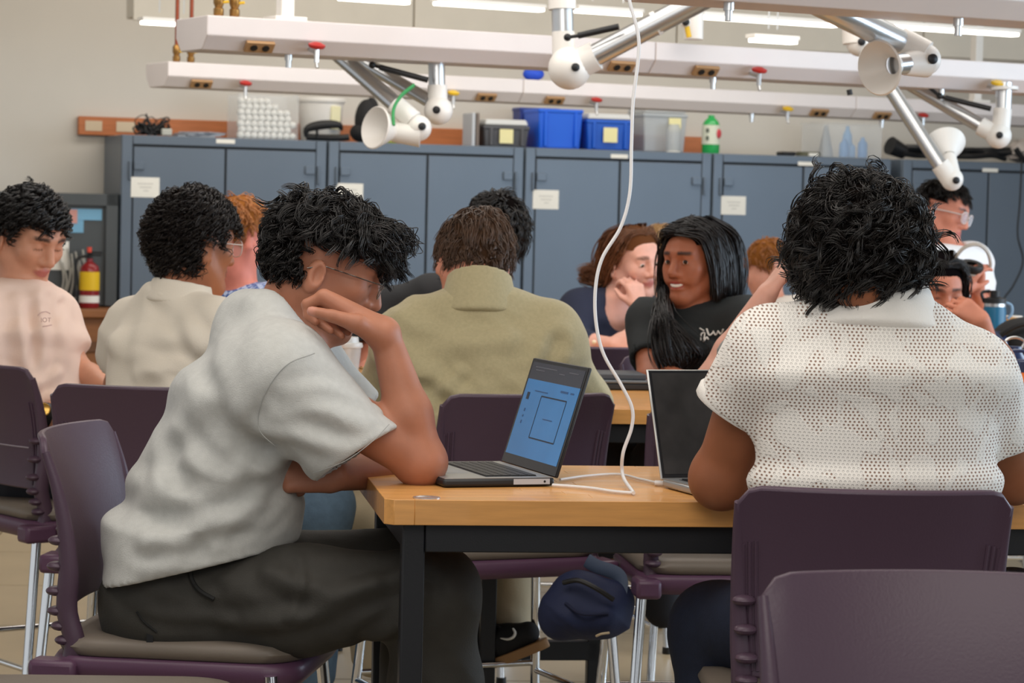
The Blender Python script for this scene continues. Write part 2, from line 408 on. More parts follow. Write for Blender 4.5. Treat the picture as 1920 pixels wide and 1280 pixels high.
# ------------------------------------------------------------------ linear pendant lights
M_led = mat('led_lens', (255, 250, 238), .4, emit=5)
def pendant(x0, y0, x1, y1, D, nm):
    a = P(x0, y0, D); b = a + EB * 1.0
    L = along(x1, a, EB, 0)
    t = thing('pendant_light', nm, 'light', a, TB, 'linear pendant lights')
    g = MB(); g.box((L / 2, .04, .022), (L, .08, .02)); build(g, 'housing', M_white, t, bevel=.003)
    g = MB(); g.box((L / 2, .036, .004), (L - .02, .06, .014)); build(g, 'lens', M_led, t)
    for x in (.1, L - .1):
        g = MB(); g.tube([(x, .04, .06), (x, .04, 3.6 - a[2])], .003, 6); build(g, 'wire', M_alu, t)
pendant(640, -2, 773, 5, 12.9, 'linear pendant light touching the top edge left of the round post')
pendant(820, 7, 1025, 17, 12.9, 'long linear pendant light left of the arm post')
pendant(1085, 21, 1208, 28, 12.9, 'short linear pendant light between arm post and slanted duct')
pendant(1320, 33, 1575, 45, 12.9, 'long linear pendant light crossed by the upper right duct')
pendant(1660, 50, 1915, 62, 12.9, 'long linear pendant light at the right edge')
pendant(268, 43, 385, 50, 12.9, 'linear pendant light below the cream bulkhead at the left')
pendant(1415, 76, 1500, 80, 11.9, 'small linear light glimpsed just above the middle carrier')

# ------------------------------------------------------------------ extraction arms
def arm(nm, base):
    return thing('extraction_arm', nm, 'extraction arm', base, 0, 'white jointed extraction arms')
def wt(g, *a, **k): g.tube(*a, **k)
def seg(t, name, pts, r, m=M_alu, n=18):
    g = MB(); g.tube(pts, r, n); return build(g, name, m, t, world=True)
def joint(t, p, r, axis=(0, -1, 0)):
    g = MB(); g.ball(p, r, 20, 14); o = build(g, 'joint', M_white, t, world=True)
    a = unit(axis); g = MB(); g.lathe([(.014, 0), (.014, .012), (.006, .016)], np.array(p) + a * (r - .006), a, 14); build(g, 'knob', M_black, o, world=True); return o
def hood(t, p, d, r0=.035, r1=.11, L=.11):
    g = MB(); pr = [(r0, 0), (r0 + .01, .02), (r1, L), (r1 - .004, L + .004), (r1 - .012, L - .004), (r0 - .006, .012)]
    g.lathe(pr, p, d, 28, cap=False); return build(g, 'hood', M_white, t, world=True)
def strut(t, a, b, c):
    a, b, c = map(np.array, (a, b, c))
    g = MB(); g.tube([a, b], .006, 8); g.ball(a, .013, 10, 8); build(g, 'gas_strut_rod', M_black, t, world=True)
    g = MB(); g.tube([b, c], .011, 10); build(g, 'gas_strut', M_black, t, world=True)
# arm hanging from the middle carrier, centre of the picture
D = 8.75; e = P(1068, 128, D)
t = arm('white extraction arm in the top centre with a large elbow joint', e)
seg(t, 'post', [P(1047, -380, D + .02), P(1056, 105, D + .02)], .037); seg(t, 'sleeve', [P(1047, -380, D + .02), P(1054, 18, D + .02)], .047, M_white); seg(t, 'collar', [P(1056, 60, D + .02), P(1057, 118, D + .02)], .039, M_white)
joint(t, e, .072, (.25, -1, 0)); seg(t, 'cuff', [P(1072, 126, D), P(1118, 104, D - .02)], .05, M_white)
seg(t, 'duct', [P(1100, 112, D - .02), P(1330, -8, D - .1)], .038); seg(t, 'ring', [P(1226, 46, D - .06), P(1234, 42, D - .06)], .042, M_white)
strut(t, P(1064, 70, D - .06), P(1084, 67, D - .07), P(1160, 50, D - .1))
# arm under the middle carrier, left of centre, with hood pointing left
D = 9.45; e = P(822, 207, D)
t = arm('white extraction arm with a green strap and a cone hood above the black bag', e)
seg(t, 'post', [P(818, 98, D + .01), P(820, 195, D + .01)], 0.0304); seg(t, 'collar', [P(820, 160, D + .01), P(821, 205, D + .01)], 0.0355, M_white); joint(t, e, 0.0524, (-.1, -1, 0))
seg(t, 'duct', [P(806, 190, D + .02), P(640, 92, D + .25)], 0.0253); seg(t, 'lower_duct', [P(628, 96, D + .1), P(752, 205, D - .1)], 0.0304)
seg(t, 'cuff', [P(740, 196, D - .1), P(775, 226, D - .12)], 0.0372, M_white); joint(t, P(785, 240, D - .12), 0.0465, (.3, -1, .1)); seg(t, 'elbow', [P(788, 252, D - .12), P(735, 248, D - .12)], [0.0465, 0.0338], M_white)
hood(t, P(738, 247, D - .12), unit(P(690, 236, D - .2) - P(738, 247, D - .12)), 0.0287, 0.0777, 0.0845)
strut(t, P(698, 122, D - .1), P(712, 126, D - .1), P(802, 150, D - .06))
g = MB(); g.tube(spline([P(738, 235, D - .2), P(738, 205, D - .19), P(752, 180, D - .17), P(776, 160, D - .14)], 16), .012, 8, flat=.5); build(g, 'strap', mat('green_strap', (62, 158, 88), .5), t, world=True)
# arm at the right with the upright hood
D = 7.1; e = P(1735, 112, D)
t = arm('white extraction arm at the right with a wide open cone hood', e)
seg(t, 'duct', [P(1492, -16, D - .35), P(1692, 82, D + .02)], 0.0361); seg(t, 'cuff', [P(1684, 78, D + .02), P(1735, 105, D)], 0.0430, M_white); joint(t, e, 0.0430, (.3, -1, 0)); seg(t, 'elbow', [P(1735, 116, D), P(1695, 120, D - .04)], [0.0430, 0.0310], M_white); seg(t, 'neck', [P(1700, 119, D - .04), P(1676, 122, D - .06)], 0.0284)
hood(t, P(1678, 122, D - .06), unit(P(1630, 130, D - .13) - P(1678, 122, D - .06)), 0.0292, 0.0757, 0.0645)
# arm hanging at the far right
D = 10.45; e = P(1872, 254, D)
t = arm('white extraction arm at the far right hanging from a short post', e)
seg(t, 'post', [P(1884, 155, D + .01), P(1880, 235, D + .01)], 0.0315); seg(t, 'flange', [P(1884, 163, D), P(1884, 169, D)], 0.0540, M_white); seg(t, 'collar', [P(1880, 205, D + .01), P(1876, 250, D)], 0.0360, M_white); joint(t, e, 0.0522, (-.1, -1, 0)); seg(t, 'cuff', [P(1868, 252, D), P(1838, 236, D + .02)], 0.0378, M_white)
seg(t, 'duct', [P(1842, 238, D + .02), P(1690, 148, D + .15)], 0.0288); strut(t, P(1762, 180, D), P(1772, 183, D), P(1858, 204, D - .04)); seg(t, 'bracket', [P(1740, 162, D), P(1762, 180, D)], 0.0072, M_black)
# arm whose duct slants down to the standing man
D = 10.1; e = P(1785, 336, D)
t = arm('white extraction arm slanting down to the dark-haired standing man', e)
seg(t, 'duct', [P(1640, 120, D + .1), P(1768, 318, D)], .029); joint(t, e, .044, (.2, -1, -.1)); seg(t, 'cuff', [P(1762, 308, D), P(1780, 332, D)], [.036, .04], M_white)
seg(t, 'neck', [P(1784, 330, D), P(1779, 292, D + .04)], [.036, .028], M_white); hood(t, P(1779, 294, D + .04), unit(P(1765, 250, D + .16) - P(1779, 294, D + .04)), .028, .082, .085)
# valve fitting above the middle carrier
t = thing('spray_fitting', 'small white fitting with a yellow lever above the middle carrier', 'fitting', P(1296, 72, 9.6))
seg(t, 'post', [P(1310, -330, 9.7), P(1300, 74, 9.7)], .036, M_white); seg(t, 'lever', [P(1288, 50, 9.6), P(1292, 70, 9.6)], .01, M_yel)
joint(t, P(1285, 42, 9.6), .02)
t = thing('arm_base', 'white round arm base hanging behind the wide cone hood', 'fitting', P(1600, 60, 9.4))
seg(t, 'post', [P(1594, -330, 9.4), P(1606, 82, 9.4)], .05, M_white); joint(t, P(1612, 80, 9.4), .05, (0, -1, 0)); seg(t, 'pin', [P(1592, 168, 9.5), P(1594, 178, 9.5)], .01, M_black)
# ================================================================== things on top of the cabinets
def top_thing(name, label, cat, px, dy, group=None):
    return thing(name, label, cat, on_cab(px, dy), TH, group)
def span(x0, x1, dy):
    """width in metres on the cabinet top between two photo columns"""
    o = Q0 + NW * dy; return along(x1, o, EW, CABZ) - along(x0, o, EW, CABZ)
def htop(px, py, dy):
    b = on_cab(px, dy); lo, hi = 0., 1.2
    for _ in range(40):
        m = (lo + hi) / 2
        if py_of(b + np.array([0, 0, m])) > py: lo = m
        else: hi = m
    return lo
M_clear = mat('clear_plastic', (236, 240, 242), .12, alpha=.16, spec=.5)
M_clear2 = mat('cloudy_plastic', (196, 202, 206), .3, alpha=.62)
# cable tangle
t = top_thing('cable_tangle', 'tangle of thin black cables on the leftmost cabinet', 'cables', 285, .2)
random.seed(5); rs = np.random.RandomState(5)
for k in range(9):
    pts = [np.array([rs.uniform(-.1, .1), rs.uniform(-.06, .06), .012 + .05 * abs(rs.randn()) * (i % 3 != 0)]) for i in range(9)]
    g = MB(); g.tube(spline(pts, 60), .005, 6); build(g, 'cable', M_black, t)
for k in range(5):
    h = rs.uniform(.06, .14); x = rs.uniform(-.1, .06)
    g = MB(); g.tube(spline([(x, 0, .01), (x - .03, 0, h * .7), (x + .02, 0, h), (x + .06, 0, h * .6), (x + .05, 0, .01)], 30), .003, 6); build(g, 'loop', M_black, t)
g = MB(); g.box((.07, -.08, .025), (.06, .04, .04)); build(g, 'power_brick', mat('brick_light', (190, 190, 180), .5), t, bevel=.006)
t = top_thing('paper_stack', 'loose grey papers lying on the leftmost cabinet', 'papers', 372, .2)
for k in range(4):
    g = MB(); g.box((.02 * k - .03, .01 * k, .006 + .008 * k), (.22, .2, .006), rotz(.3 * k)); build(g, 'sheet', mat('grey_sheet', (166, 172, 182), .6), t)
# clear box full of white balls
w = span(436, 549, .15); h = htop(490, 176, .15)
t = top_thing('ball_box', 'clear plastic box filled with white balls', 'box', 492, .3)
d = .3
for c, s in (((0, -d / 2, h / 2), (w, .006, h)), ((0, d / 2, h / 2), (w, .006, h)), ((-w / 2, 0, h / 2), (.006, d, h)), ((w / 2, 0, h / 2), (.006, d, h)), ((0, 0, .003), (w, d, .006))):
    g = MB(); g.box(c, s); build(g, 'wall_panel', M_clear, t, bevel=.002)
g = MB(); g.ball((0, 0, .02), .02, 12, 8); ball_me = None
M_ball = mat('white_ball', (244, 242, 236), .5)
rr = .0195; nn = 0
for iz in range(11):
    for ix in range(9):
        for iy in (0, 1):
            x = -w / 2 + .024 + ix * (w - .05) / 8 + (iz % 2) * .008; z = .024 + iz * .0335; y = -d / 2 + .026 + iy * .037
            top = h * (1.0 if x < -.02 else 1.0 - (x + .02) * 2.4)
            if x > w / 2 - .022 or z > min(top, h) - .01: continue
            if ball_me is None:
                b = build(g, 'ball', M_ball, t); ball_me = b.data
            else:
                b = bpy.data.objects.new('ball', ball_me); COL.objects.link(b); b.parent = t
            b.location = (x, y, z - .02); nn += 1
# white bucket
w = span(557, 642, .3); h = htop(600, 182, .2)
t = top_thing('bucket', 'white plastic bucket behind the black visor on the cabinets', 'bucket', 600, .36)
g = MB(); g.lathe([(w * .40, 0), (w * .42, .01), (w * .5, h * .93), (w * .52, h * .93), (w * .52, h), (w * .49, h)], n=36); build(g, 'bucket_body', M_white, t)
g = MB(); g.lathe([(w * .525, h * .90), (w * .53, h * .91), (w * .53, h * .985), (w * .525, h)], n=36, cap=False); build(g, 'rim', M_white, t)
g = MB(); g.box((.06, -w * .46, h * .55), (.06, .02, .14)); build(g, 'sticker', mat('bucket_sticker', (232, 226, 186), .6), t, bevel=.004)
# black visor, black bag
t = top_thing('visor', 'black curved visor in front of the white bucket', 'visor', 607, .1)
g = MB(); g.tube(spline([(-.11, 0, .02), (-.1, 0, .07), (-.02, -.01, .095), (.08, -.01, .10), (.11, 0, .07)], 24), [.008 + .02 * math.sin(math.pi * i / 23) for i in range(24)], 10); build(g, 'brim', M_black, t)
g = MB(); g.tube(spline([(-.1, .02, .024), (-.03, .02, .022), (.1, .03, .024), (.16, .02, .03)], 20), .02, 8); build(g, 'band', M_black, t); g = MB(); g.tube([(-.04, 0, .02), (-.045, -.004, .085)], .008, 8); build(g, 'stay', M_black, t)
t = top_thing('black_bag', 'black fabric bag slumped on the second cabinet beside the cone hood', 'bag', 686, .2)
g = MB(); g.ball((0, 0, .132), (.07, .08, .13), 20, 14); g.ball((.03, 0, .2), (.045, .05, .075), 14, 10); g.ball((-.02, .0, .062), (.08, .09, .06), 14, 10); b = build(g, 'bag_body', mat('black_fabric', (34, 34, 36), .8, bump=.5, bscale=30), t)
g = MB(); g.tube(spline([(.02, -.06, .2), (.08, -.08, .16), (.07, -.09, .08), (.04, -.08, .03)], 16), .008, 6); build(g, 'strap', M_black, t)
t = top_thing('yellow_cloth', 'scrap of yellow-green cloth beside the black bag', 'cloth', 722, .2)
g = MB(); g.ball((0, 0, .015), (.05, .05, .022), 12, 8); g.ball((.04, -.02, .012), (.03, .04, .015), 10, 8); build(g, 'cloth', mat('lime_cloth', (196, 206, 70), .8), t)
# bins
def bin_(label, x0, x1, ytop, dy, depth, m, lidm=None, note=None, taper=1.1, ribs=True, name='storage_bin'):
    px = (x0 + x1) / 2; w = span(x0, x1, dy); h = htop(px, ytop, dy); t = top_thing(name, label, 'bin', px, dy + depth / 2)
    w0 = w / taper
    g = MB(); g.box((0, 0, h / 2), (w0, depth / taper, h), taper=taper); b = build(g, 'body', m, t, bevel=.008)
    if ribs:
        for s in (-.36, .36):
            g = MB(); g.box((w * s * .95, -depth / 2 / taper - .012, h * .48), (.02, .02, h * .86)); build(g, 'rib', m, t, bevel=.004)
    g = MB(); g.box((0, 0, h - .012), (w * 1.02, depth * 1.02, .024)); build(g, 'rim', m, t, bevel=.006)
    if lidm:
        g = MB(); g.box((0, 0, h + .02), (w * .96, depth, .035), taper=.92); build(g, 'lid', lidm, t, bevel=.008)
    if note:
        nx, nz, ns = note
        g = MB(); g.box((nx * w, -depth / 2 - .012, nz * h), (ns, .004, ns)); build(g, 'sticky_note', mat('sticky_note', (240, 232, 176), .7), t)
    return t
bin_('dark grey storage bin with a clear lid and sticky note', 893, 978, 235, .1, .3, mat('bin_grey', (84, 84, 88), .5), mat('frosted_lid', (206, 208, 208), .35), (-.02, .5, .085))
bin_('tall bright blue storage bin beside the dark grey bin', 994, 1077, 204, .08, .3, mat('bin_blue', (16, 96, 222), .4))
bin_('darker navy bin half hidden behind the tall bright blue bin', 966, 1040, 202, .42, .16, mat('bin_navy', (44, 62, 140), .45), ribs=False)
bin_('blue bin with cloudy lid and square note', 1084, 1170, 224, .08, .3, mat('bin_blue2', (20, 88, 196), .4), mat('frosted_lid', (206, 208, 208), .35), (.0, .5, .09))
bin_('cloudy plastic bin with a yellow sticky note, right of the blue bins', 1188, 1270, 212, .13, .32, M_clear2, M_clear2, (.2, .72, .08), ribs=False)
t = top_thing('binder', 'pair of upright folders beside the dark grey bin', 'folder', 882, .2)
for k in range(2):
    g = MB(); g.box((-.012 + k * .026, 0, .1), (.02, .2, .2)); build(g, 'folder', mat('folder%d' % k, ((196, 200, 206), (120, 108, 100))[k], .5), t, bevel=.003)
t = top_thing('glass_jar', 'small clear jar in front of the cloudy bin', 'jar', 1262, .045)
g = MB(); g.lathe([(.04, 0), (.045, .01), (.045, .14), (.035, .16), (.035, .17)], n=20); build(g, 'jar', M_clear2, t); g = MB(); g.lathe([(.043, 0), (.043, .02)]); build(g, 'jar_base', M_paper, t)
# green bottle
h = htop(1332, 216, .15); w = span(1317, 1348, .15)
t = top_thing('green_bottle', 'green plastic bottle with a white label on the cabinets', 'bottle', 1332, .15)
r = w / 2
g = MB(); g.lathe([(r * .92, 0), (r, .012), (r, h * .72), (r * .8, h * .84), (r * .42, h * .93), (r * .36, h * .94), (r * .36, h)], n=28); build(g, 'bottle_body', mat('bottle_green', (40, 168, 84), .25, coat=.3), t)
g = MB(); g.lathe([(r * 1.015, h * .24), (r * 1.015, h * .74)], n=28, cap=False); l = build(g, 'label', mat('bottle_label', (222, 226, 208), .5), t)
g = MB(); g.ball((r * .55, -r * .88, h * .52), (.02, .008, .03), 12, 8); build(g, 'red_mark', mat('label_red', (196, 62, 72), .5), l)
for z in (.40, .6):
    g = MB(); g.box((-r * .72, -r * .74, h * z), (.016, .012, h * .1)); build(g, 'dark_print', mat('label_dark', (90, 98, 86), .6), l)
# black pads, clear tote with blue contents
t = top_thing('black_pad', 'small flat black pad on the cabinet near the clear tote', 'pad', 1474, .12); g = MB(); g.box((0, 0, .015), (.1, .1, .025)); build(g, 'pad', M_black, t, bevel=.01)
t = top_thing('tape_roll', 'flat olive tape roll beside the black pad', 'tape', 1515, .12); g = MB(); g.lathe([(.04, 0), (.075, 0), (.075, .03), (.04, .03)], cap=False, n=28); build(g, 'roll', mat('olive_tape', (92, 92, 74), .6), t); g = MB(); g.box((.0, -.08, .012), (.06, .02, .018)); build(g, 'tag', M_paper, t)
w = span(1522, 1632, .12); h = htop(1580, 232, .12); d = .32
t = top_thing('clear_tote', 'clear plastic tote with blue bottles inside', 'tote', 1577, .28)
for c, s in (((0, -d / 2, h / 2), (w, .005, h)), ((0, d / 2, h / 2), (w, .005, h)), ((-w / 2, 0, h / 2), (.005, d, h)), ((w / 2, 0, h / 2), (.005, d, h)), ((0, 0, .003), (w, d, .005))):
    g = MB(); g.box(c, s); build(g, 'wall_panel', M_clear, t, bevel=.002)
g = MB(); g.box((0, 0, h + .004), (w * 1.05, d * 1.05, .014)); build(g, 'lid', M_clear, t, bevel=.004)
for k, x in enumerate((-.01, .055, .12, .03)):
    g = MB(); hh = (.12, .1, .13, .2)[k]; g.lathe([(.03, 0), (.032, .01), (.03, hh * .7), (.012, hh * .9), (.012, hh)], (x, -.06 + .04 * (k % 2), .006), n=16); build(g, 'inner_bottle', mat('inner_blue%d' % (k % 2), ((96, 150, 206), (120, 168, 214))[k % 2], .4), t)
g = MB(); g.lathe([(.05, 0), (.05, .01), (.012, .2)], (-.11, 0, .006), n=20); build(g, 'funnel', mat('funnel', (150, 156, 162), .4), t)
# hoses
t = top_thing('black_hose', 'bundle of black ribbed hoses and tools along the right cabinet top', 'hose', 1760, .2)
rs = np.random.RandomState(9)
g = MB(); g.tube([(-.36, -.02, .09), (-.25, 0, .05)], [.06, .045], 16); build(g, 'nozzle', M_black, t)
for k in range(5):
    pts = [np.array([-.28 + i * .13, rs.uniform(-.05, .05), .03 + .012 * k + rs.uniform(0, .02)]) for i in range(7)]
    g = MB(); g.tube(spline(pts, 40), .018, 8); build(g, 'hose', M_black, t)
g = MB(); g.box((.0, -.04, .1), (.16, .06, .03)); build(g, 'clip', M_black, t, bevel=.006); g = MB(); g.box((.05, -.06, .06), (.04, .03, .05)); build(g, 'white_clip', M_paper, t, bevel=.004)
t = top_thing('crumpled_bag', 'crumpled pale plastic bag at the right end of the cabinets', 'bag', 1922, .42)
rs = np.random.RandomState(2)
g = MB(); g.ball((0, 0, .09), (.12, .1, .08), 14, 10); g.v = [tuple(np.maximum(np.array(q) + rs.randn(3) * .01, (-9, -9, .002))) for q in g.v]; build(g, 'bag', mat('pale_bag', (196, 186, 180), .4), t, ang=20)
g = MB(); g.tube(spline([(-.14, -.12, .1), (-.08, -.13, .03), (.02, -.13, .012), (.16, -.12, .02)], 20), .02, 8); build(g, 'strap', M_black, t)
# cable running down the right cabinet
a = on_cab(1918, -.03); t = thing('hanging_cable', 'thin black cable hanging in front of the right cabinet', 'cable', a)
D = 15.9; g = MB(); g.tube(spline([P(1916, 300, D), P(1912, 380, D), P(1908, 440, D), P(1918, 490, D), P(1900, 535, D), P(1882, 562, D), P(1880, 600, D)], 50), .006, 6); build(g, 'cable', M_black, t, world=True)
# small blue cap behind the far carrier
x = along(1000, of + NB * .15, EB, .118); p = of + EB * x + NB * .15 + np.array([0, 0, .116])
t = thing('blue_cap', 'small blue cap lying on the far carrier', 'cap', p); g = MB(); g.ball((0, 0, .036), (.055, .055, .035), 14, 8); build(g, 'crown', mat('cap_blue', (28, 72, 190), .6), t); g = MB(); g.box((-.07, 0, .004), (.07, .06, .008)); build(g, 'peak', mat('cap_blue', (0, 0, 0)), t, bevel=.003)
# ================================================================== tables
PH = math.radians(8)
ET = np.array([math.cos(PH), math.sin(PH), 0]); NT = np.array([-math.sin(PH), math.cos(PH), 0])
TZ = .914
def wood_mat():
    m = mat('maple', (216, 156, 88), .38, var=.10, vscale=7, stretch=(1.2, 14, 14), rnd=.10, coat=.25, bump=.04, bscale=40)
    return m
M_wood = wood_mat()
def table(label, corner, L, dep, th, rows, legs=True, extra_leg=None, rot=PH):
    t = thing('work_table', label, 'table', (corner[0], corner[1], 0), rot, 'butcher-block work tables')
    rs = np.random.RandomState(int(L * 100) + rows)
    w = dep / rows
    for r in range(rows):
        cuts = [0]; x = (.052 if r == 0 else rs.uniform(.25, .6))
        while x < L - .15: cuts.append(x); x += (.57 if r == 0 and len(cuts) == 2 else rs.uniform(.45, .8))
        cuts.append(L)
        for i in range(len(cuts) - 1):
            a, b = cuts[i], cuts[i + 1]
            g = MB()
            c = np.array([(a + b) / 2, (r + .5) * w, TZ - th / 2])
            if r == 0 and i == 0:      # clipped corner block
                k = .016; v = [(a + k, 0, 0), (b, 0, 0), (b, w, 0), (a, w, 0), (a, k, 0)]
                g.prism(v, (0, 0, TZ - th), (0, 0, TZ))
            else: g.box(c, (b - a, w, th))
            build(g, 'stave', M_wood, t, bevel=.0012)
    if legs:
        q = .04
        for x in (.055, L - .055):
            for y in (.055, dep - .055):
                g = MB(); g.box((x + (.0 if x < 1 else 0), y, (TZ - th) / 2 + .02), (q, q, TZ - th - .04)); lg = build(g, 'leg', M_steel, t, bevel=.003)
                g = MB(); g.lathe([(.012, .022), (.012, .012), (.02, .01), (.022, 0)], (x, y, 0), n=14); build(g, 'leveller', M_alu, lg)
        for y in (.045, dep - .045):
            g = MB(); g.box((L / 2, y, TZ - th - .026), (L - .15, .03, .05)); build(g, 'rail', M_steel, t, bevel=.002)
        for x in (.055, L - .055):
            g = MB(); g.box((x, dep / 2, TZ - th - .026), (.03, dep - .15, .05)); build(g, 'rail', M_steel, t, bevel=.002)
            g = MB(); g.box((x, dep / 2, .12), (.03, dep - .15, .04)); build(g, 'stretcher', M_steel, t, bevel=.002)
    return t
T1c = PZ(722, 936, TZ)
T1 = table('near maple table with the open laptop on it', T1c, 1.83, .63, .0445, 12)
for (px, py, r) in ((800, 933, .024),):
    p = PZ(px, py, TZ) ; t = thing('cable_grommet', 'round steel insert set in the near table corner', 'insert', p)
    g = MB(); g.lathe([(r, 0), (r, .0015), (r - .004, .002), (r - .006, .0008)], n=28); build(g, 'ring', M_alu, t)
T2c = PZ(1150, 767, TZ) - ET * .36
T2 = table('maple table in the second row behind the khaki-sweater sitter, right part', T2c, 1.83, .8, .038, 8)
lp = P(1112, 1250, 7.55); loc = rotz(-PH) @ (np.array([lp[0], lp[1], 0]) - np.array([T2c[0], T2c[1], 0]))
g = MB(); g.box((loc[0], loc[1], .02 + (TZ - .06) / 2), (.04, .04, TZ - .08)); build(g, 'leg', M_steel, T2, bevel=.003)
g = MB(); g.box((loc[0] - .17, loc[1], .155), (.36, .04, .055)); build(g, 'stretcher', M_steel, T2, bevel=.003)
g = MB(); g.lathe([(.012, .022), (.012, .012), (.022, .01), (.024, 0)], (loc[0], loc[1], 0), n=14); build(g, 'leveller', M_alu, T2)
T4c = T2c - ET * .93
T4 = table('maple table in the second row with the iced drink, left part', T4c, .92, .8, .038, 8)
T3c = PZ(1172, 684, TZ) - ET * .62
T3 = table('maple table in the third row under the navy-top sitter', T3c, 1.3, .8, .038, 8)
T5c = P(1832, 0, 9.25); T5c[2] = 0
T5 = table('maple table at the far right under the blue flask', T5c, 1.2, 1.9, .038, 14, rot=-.02)

# ================================================================== chairs
M_pur = mat('purple_plastic', (78, 59, 74), .40, var=.03, vscale=4, bump=.12, bscale=260)
M_pur2 = mat('purple_seat_pan', (86, 57, 80), .4, bump=.08, bscale=260)
M_cush = mat('grey_vinyl', (112, 102, 92), .5, var=.04, bump=.1, bscale=150)
def smooth_obj(o, lv=1):
    s = o.modifiers.new('sub', 'SUBSURF'); s.levels = lv; s.render_levels = lv
def make_chair():
    t = thing('stool_chair', 'x', 'chair', (0, 0, 0), 0, 'purple counter-height chairs')
    # backrest shell
    nu, nv = 24, 12; th = .014
    def surf(u, v):
        zt = .985
        a = .80
        if abs(u) > a: zt -= .03 * (1 - math.sqrt(max(0, 1 - ((abs(u) - a) / (1 - a)) ** 2)))
        z = .665 + (zt - .665) * v
        hw = .205 + .02 * v
        y = -.205 + .055 * u * u * (.4 + .6 * v) - .075 * v * v
        return np.array([hw * u, y, z])
    G = np.array([[surf(-1 + 2 * i / nu, j / nv) for i in range(nu + 1)] for j in range(nv + 1)])
    du = np.gradient(G, axis=1); dv = np.gradient(G, axis=0); n = np.cross(du, dv); n /= np.linalg.norm(n, axis=2)[..., None]
    A = G + n * th / 2; B = G - n * th / 2
    g = MB(); W_ = nu + 1; v = list(A.reshape(-1, 3)) + list(B.reshape(-1, 3)); o = W_ * (nv + 1); f = []
    for j in range(nv):
        for i in range(nu):
            a = j * W_ + i; f.append((a, a + 1, a + W_ + 1, a + W_)); f.append((o + a + W_, o + a + W_ + 1, o + a + 1, o + a))
    rim = [i for i in range(W_)] + [j * W_ + nu for j in range(1, nv + 1)] + [nv * W_ + i for i in range(nu - 1, -1, -1)] + [j * W_ for j in range(nv - 1, 0, -1)]
    for k in range(len(rim)):
        a, b = rim[k], rim[(k + 1) % len(rim)]; f.append((b, a, o + a, o + b))
    g.add(v, f); back = build(g, 'backrest', M_pur, t, bevel=.004)
    # vertical grooved strips on the rear, a thin slot line
    for s in (-1, 1):
        for k in range(3):
            pts = []
            for q in range(10):
                p = surf(s * (.955 - .045 * k), .04 + .68 * q / 9); pts.append(p + np.array([0, -.008, 0]))
            g = MB(); g.tube(pts, .0035, 6); build(g, 'groove_rib', M_pur, back)
        # edge band running down from the shell to the seat, with bellows ridges behind it
        pts = spline([surf(s * .985, w_) for w_ in (.97, .75, .5, .25, .0)] + [np.array((s * .200, -.168, .60)), np.array((s * .196, -.185, .545))], 26)
        g = MB(); g.tube(pts, [.008 + .012 * min(1, i / 14) for i in range(26)], 12, flat=.9); up = build(g, 'upright', M_pur, t)
        for k in range(6):
            c = spline([surf(s * .96, .42) + np.array((0, -.016, 0)), surf(s * .96, .05) + np.array((0, -.022, 0)), np.array((s * .198, -.188, .61))], 6)[k]
            g = MB(); g.ball(c, (.0195, .019, .0095), 14, 8); build(g, 'ridge', M_pur, up)
    g = MB(); pts = [surf(u, .34) + np.array([0, -.0075, 0]) for u in np.linspace(-.78, .78, 16)]; g.tube(pts, .0022, 6); build(g, 'slot', mat('slot_line', (150, 140, 150), .4), back)
    # seat
    def rr(w, d, z, r, n=6, oy=0):
        out = []
        for cx, cy, a0 in ((w / 2 - r, d / 2 - r, 0), (-w / 2 + r, d / 2 - r, 90), (-w / 2 + r, -d / 2 + r, 180), (w / 2 - r, -d / 2 + r, 270)):
            for k in range(n + 1):
                a = math.radians(a0 + 90 * k / n); out.append((cx + r * math.cos(a), cy + r * math.sin(a) + oy, z))
        return out
    def stack(rings, name, m, par=t):
        g = MB(); n = len(rings[0]); v = [q for r in rings for q in r]
        f = [(i * n + k, i * n + (k + 1) % n, (i + 1) * n + (k + 1) % n, (i + 1) * n + k) for i in range(len(rings) - 1) for k in range(n)]
        f += [tuple(range(n - 1, -1, -1)), tuple((len(rings) - 1) * n + k for k in range(n))]
        g.add(v, f); return build(g, name, m, par, ang=60)
    stack([rr(.38, .38, .535, .06, oy=.02), rr(.44, .45, .54, .07, oy=.02), rr(.46, .47, .556, .07, oy=.02), rr(.462, .472, .575, .07, oy=.02), rr(.45, .46, .585, .07, oy=.02)], 'seat_pan', M_pur2)
    stack([rr(.42, .43, .582, .08, oy=.022), rr(.448, .458, .588, .085, oy=.022), rr(.46, .47, .602, .085, oy=.022), rr(.445, .455, .616, .085, oy=.022), rr(.38, .39, .622, .08, oy=.022)], 'cushion', M_cush)
    for s in (-1, 1):
        g = MB(); g.box((s * .215, -.2, .556), (.06, .09, .045)); build(g, 'seat_bracket', M_pur2, t, bevel=.01)
    # legs and foot ring
    L = {}
    for sx in (-1, 1):
        for sy in (-1, 1):
            a = np.array([sx * .225, sy * .205, .565]); b = np.array([sx * .262, sy * .262, .006])
            L[sx, sy] = (a, b)
            g = MB(); g.tube([a, b], .0125, 14); lg = build(g, 'leg', M_chrome, t)
            g = MB(); g.lathe([(.015, 0), (.016, .004), (.015, .022)], (b[0], b[1], 0), n=14); build(g, 'glide', M_black, lg)
    def at(k, z): a, b = L[k]; f = (a[2] - z) / (a[2] - b[2]); return a + (b - a) * f
    for k1, k2, z in (((-1, -1), (1, -1), .21), ((-1, 1), (1, 1), .25), ((-1, -1), (-1, 1), .23), ((1, -1), (1, 1), .23)):
        g = MB(); g.tube([at(k1, z), at(k2, z)], .008, 10); build(g, 'foot_rail', M_chrome, t)
    return t
chair0 = make_chair(); _used = [False]
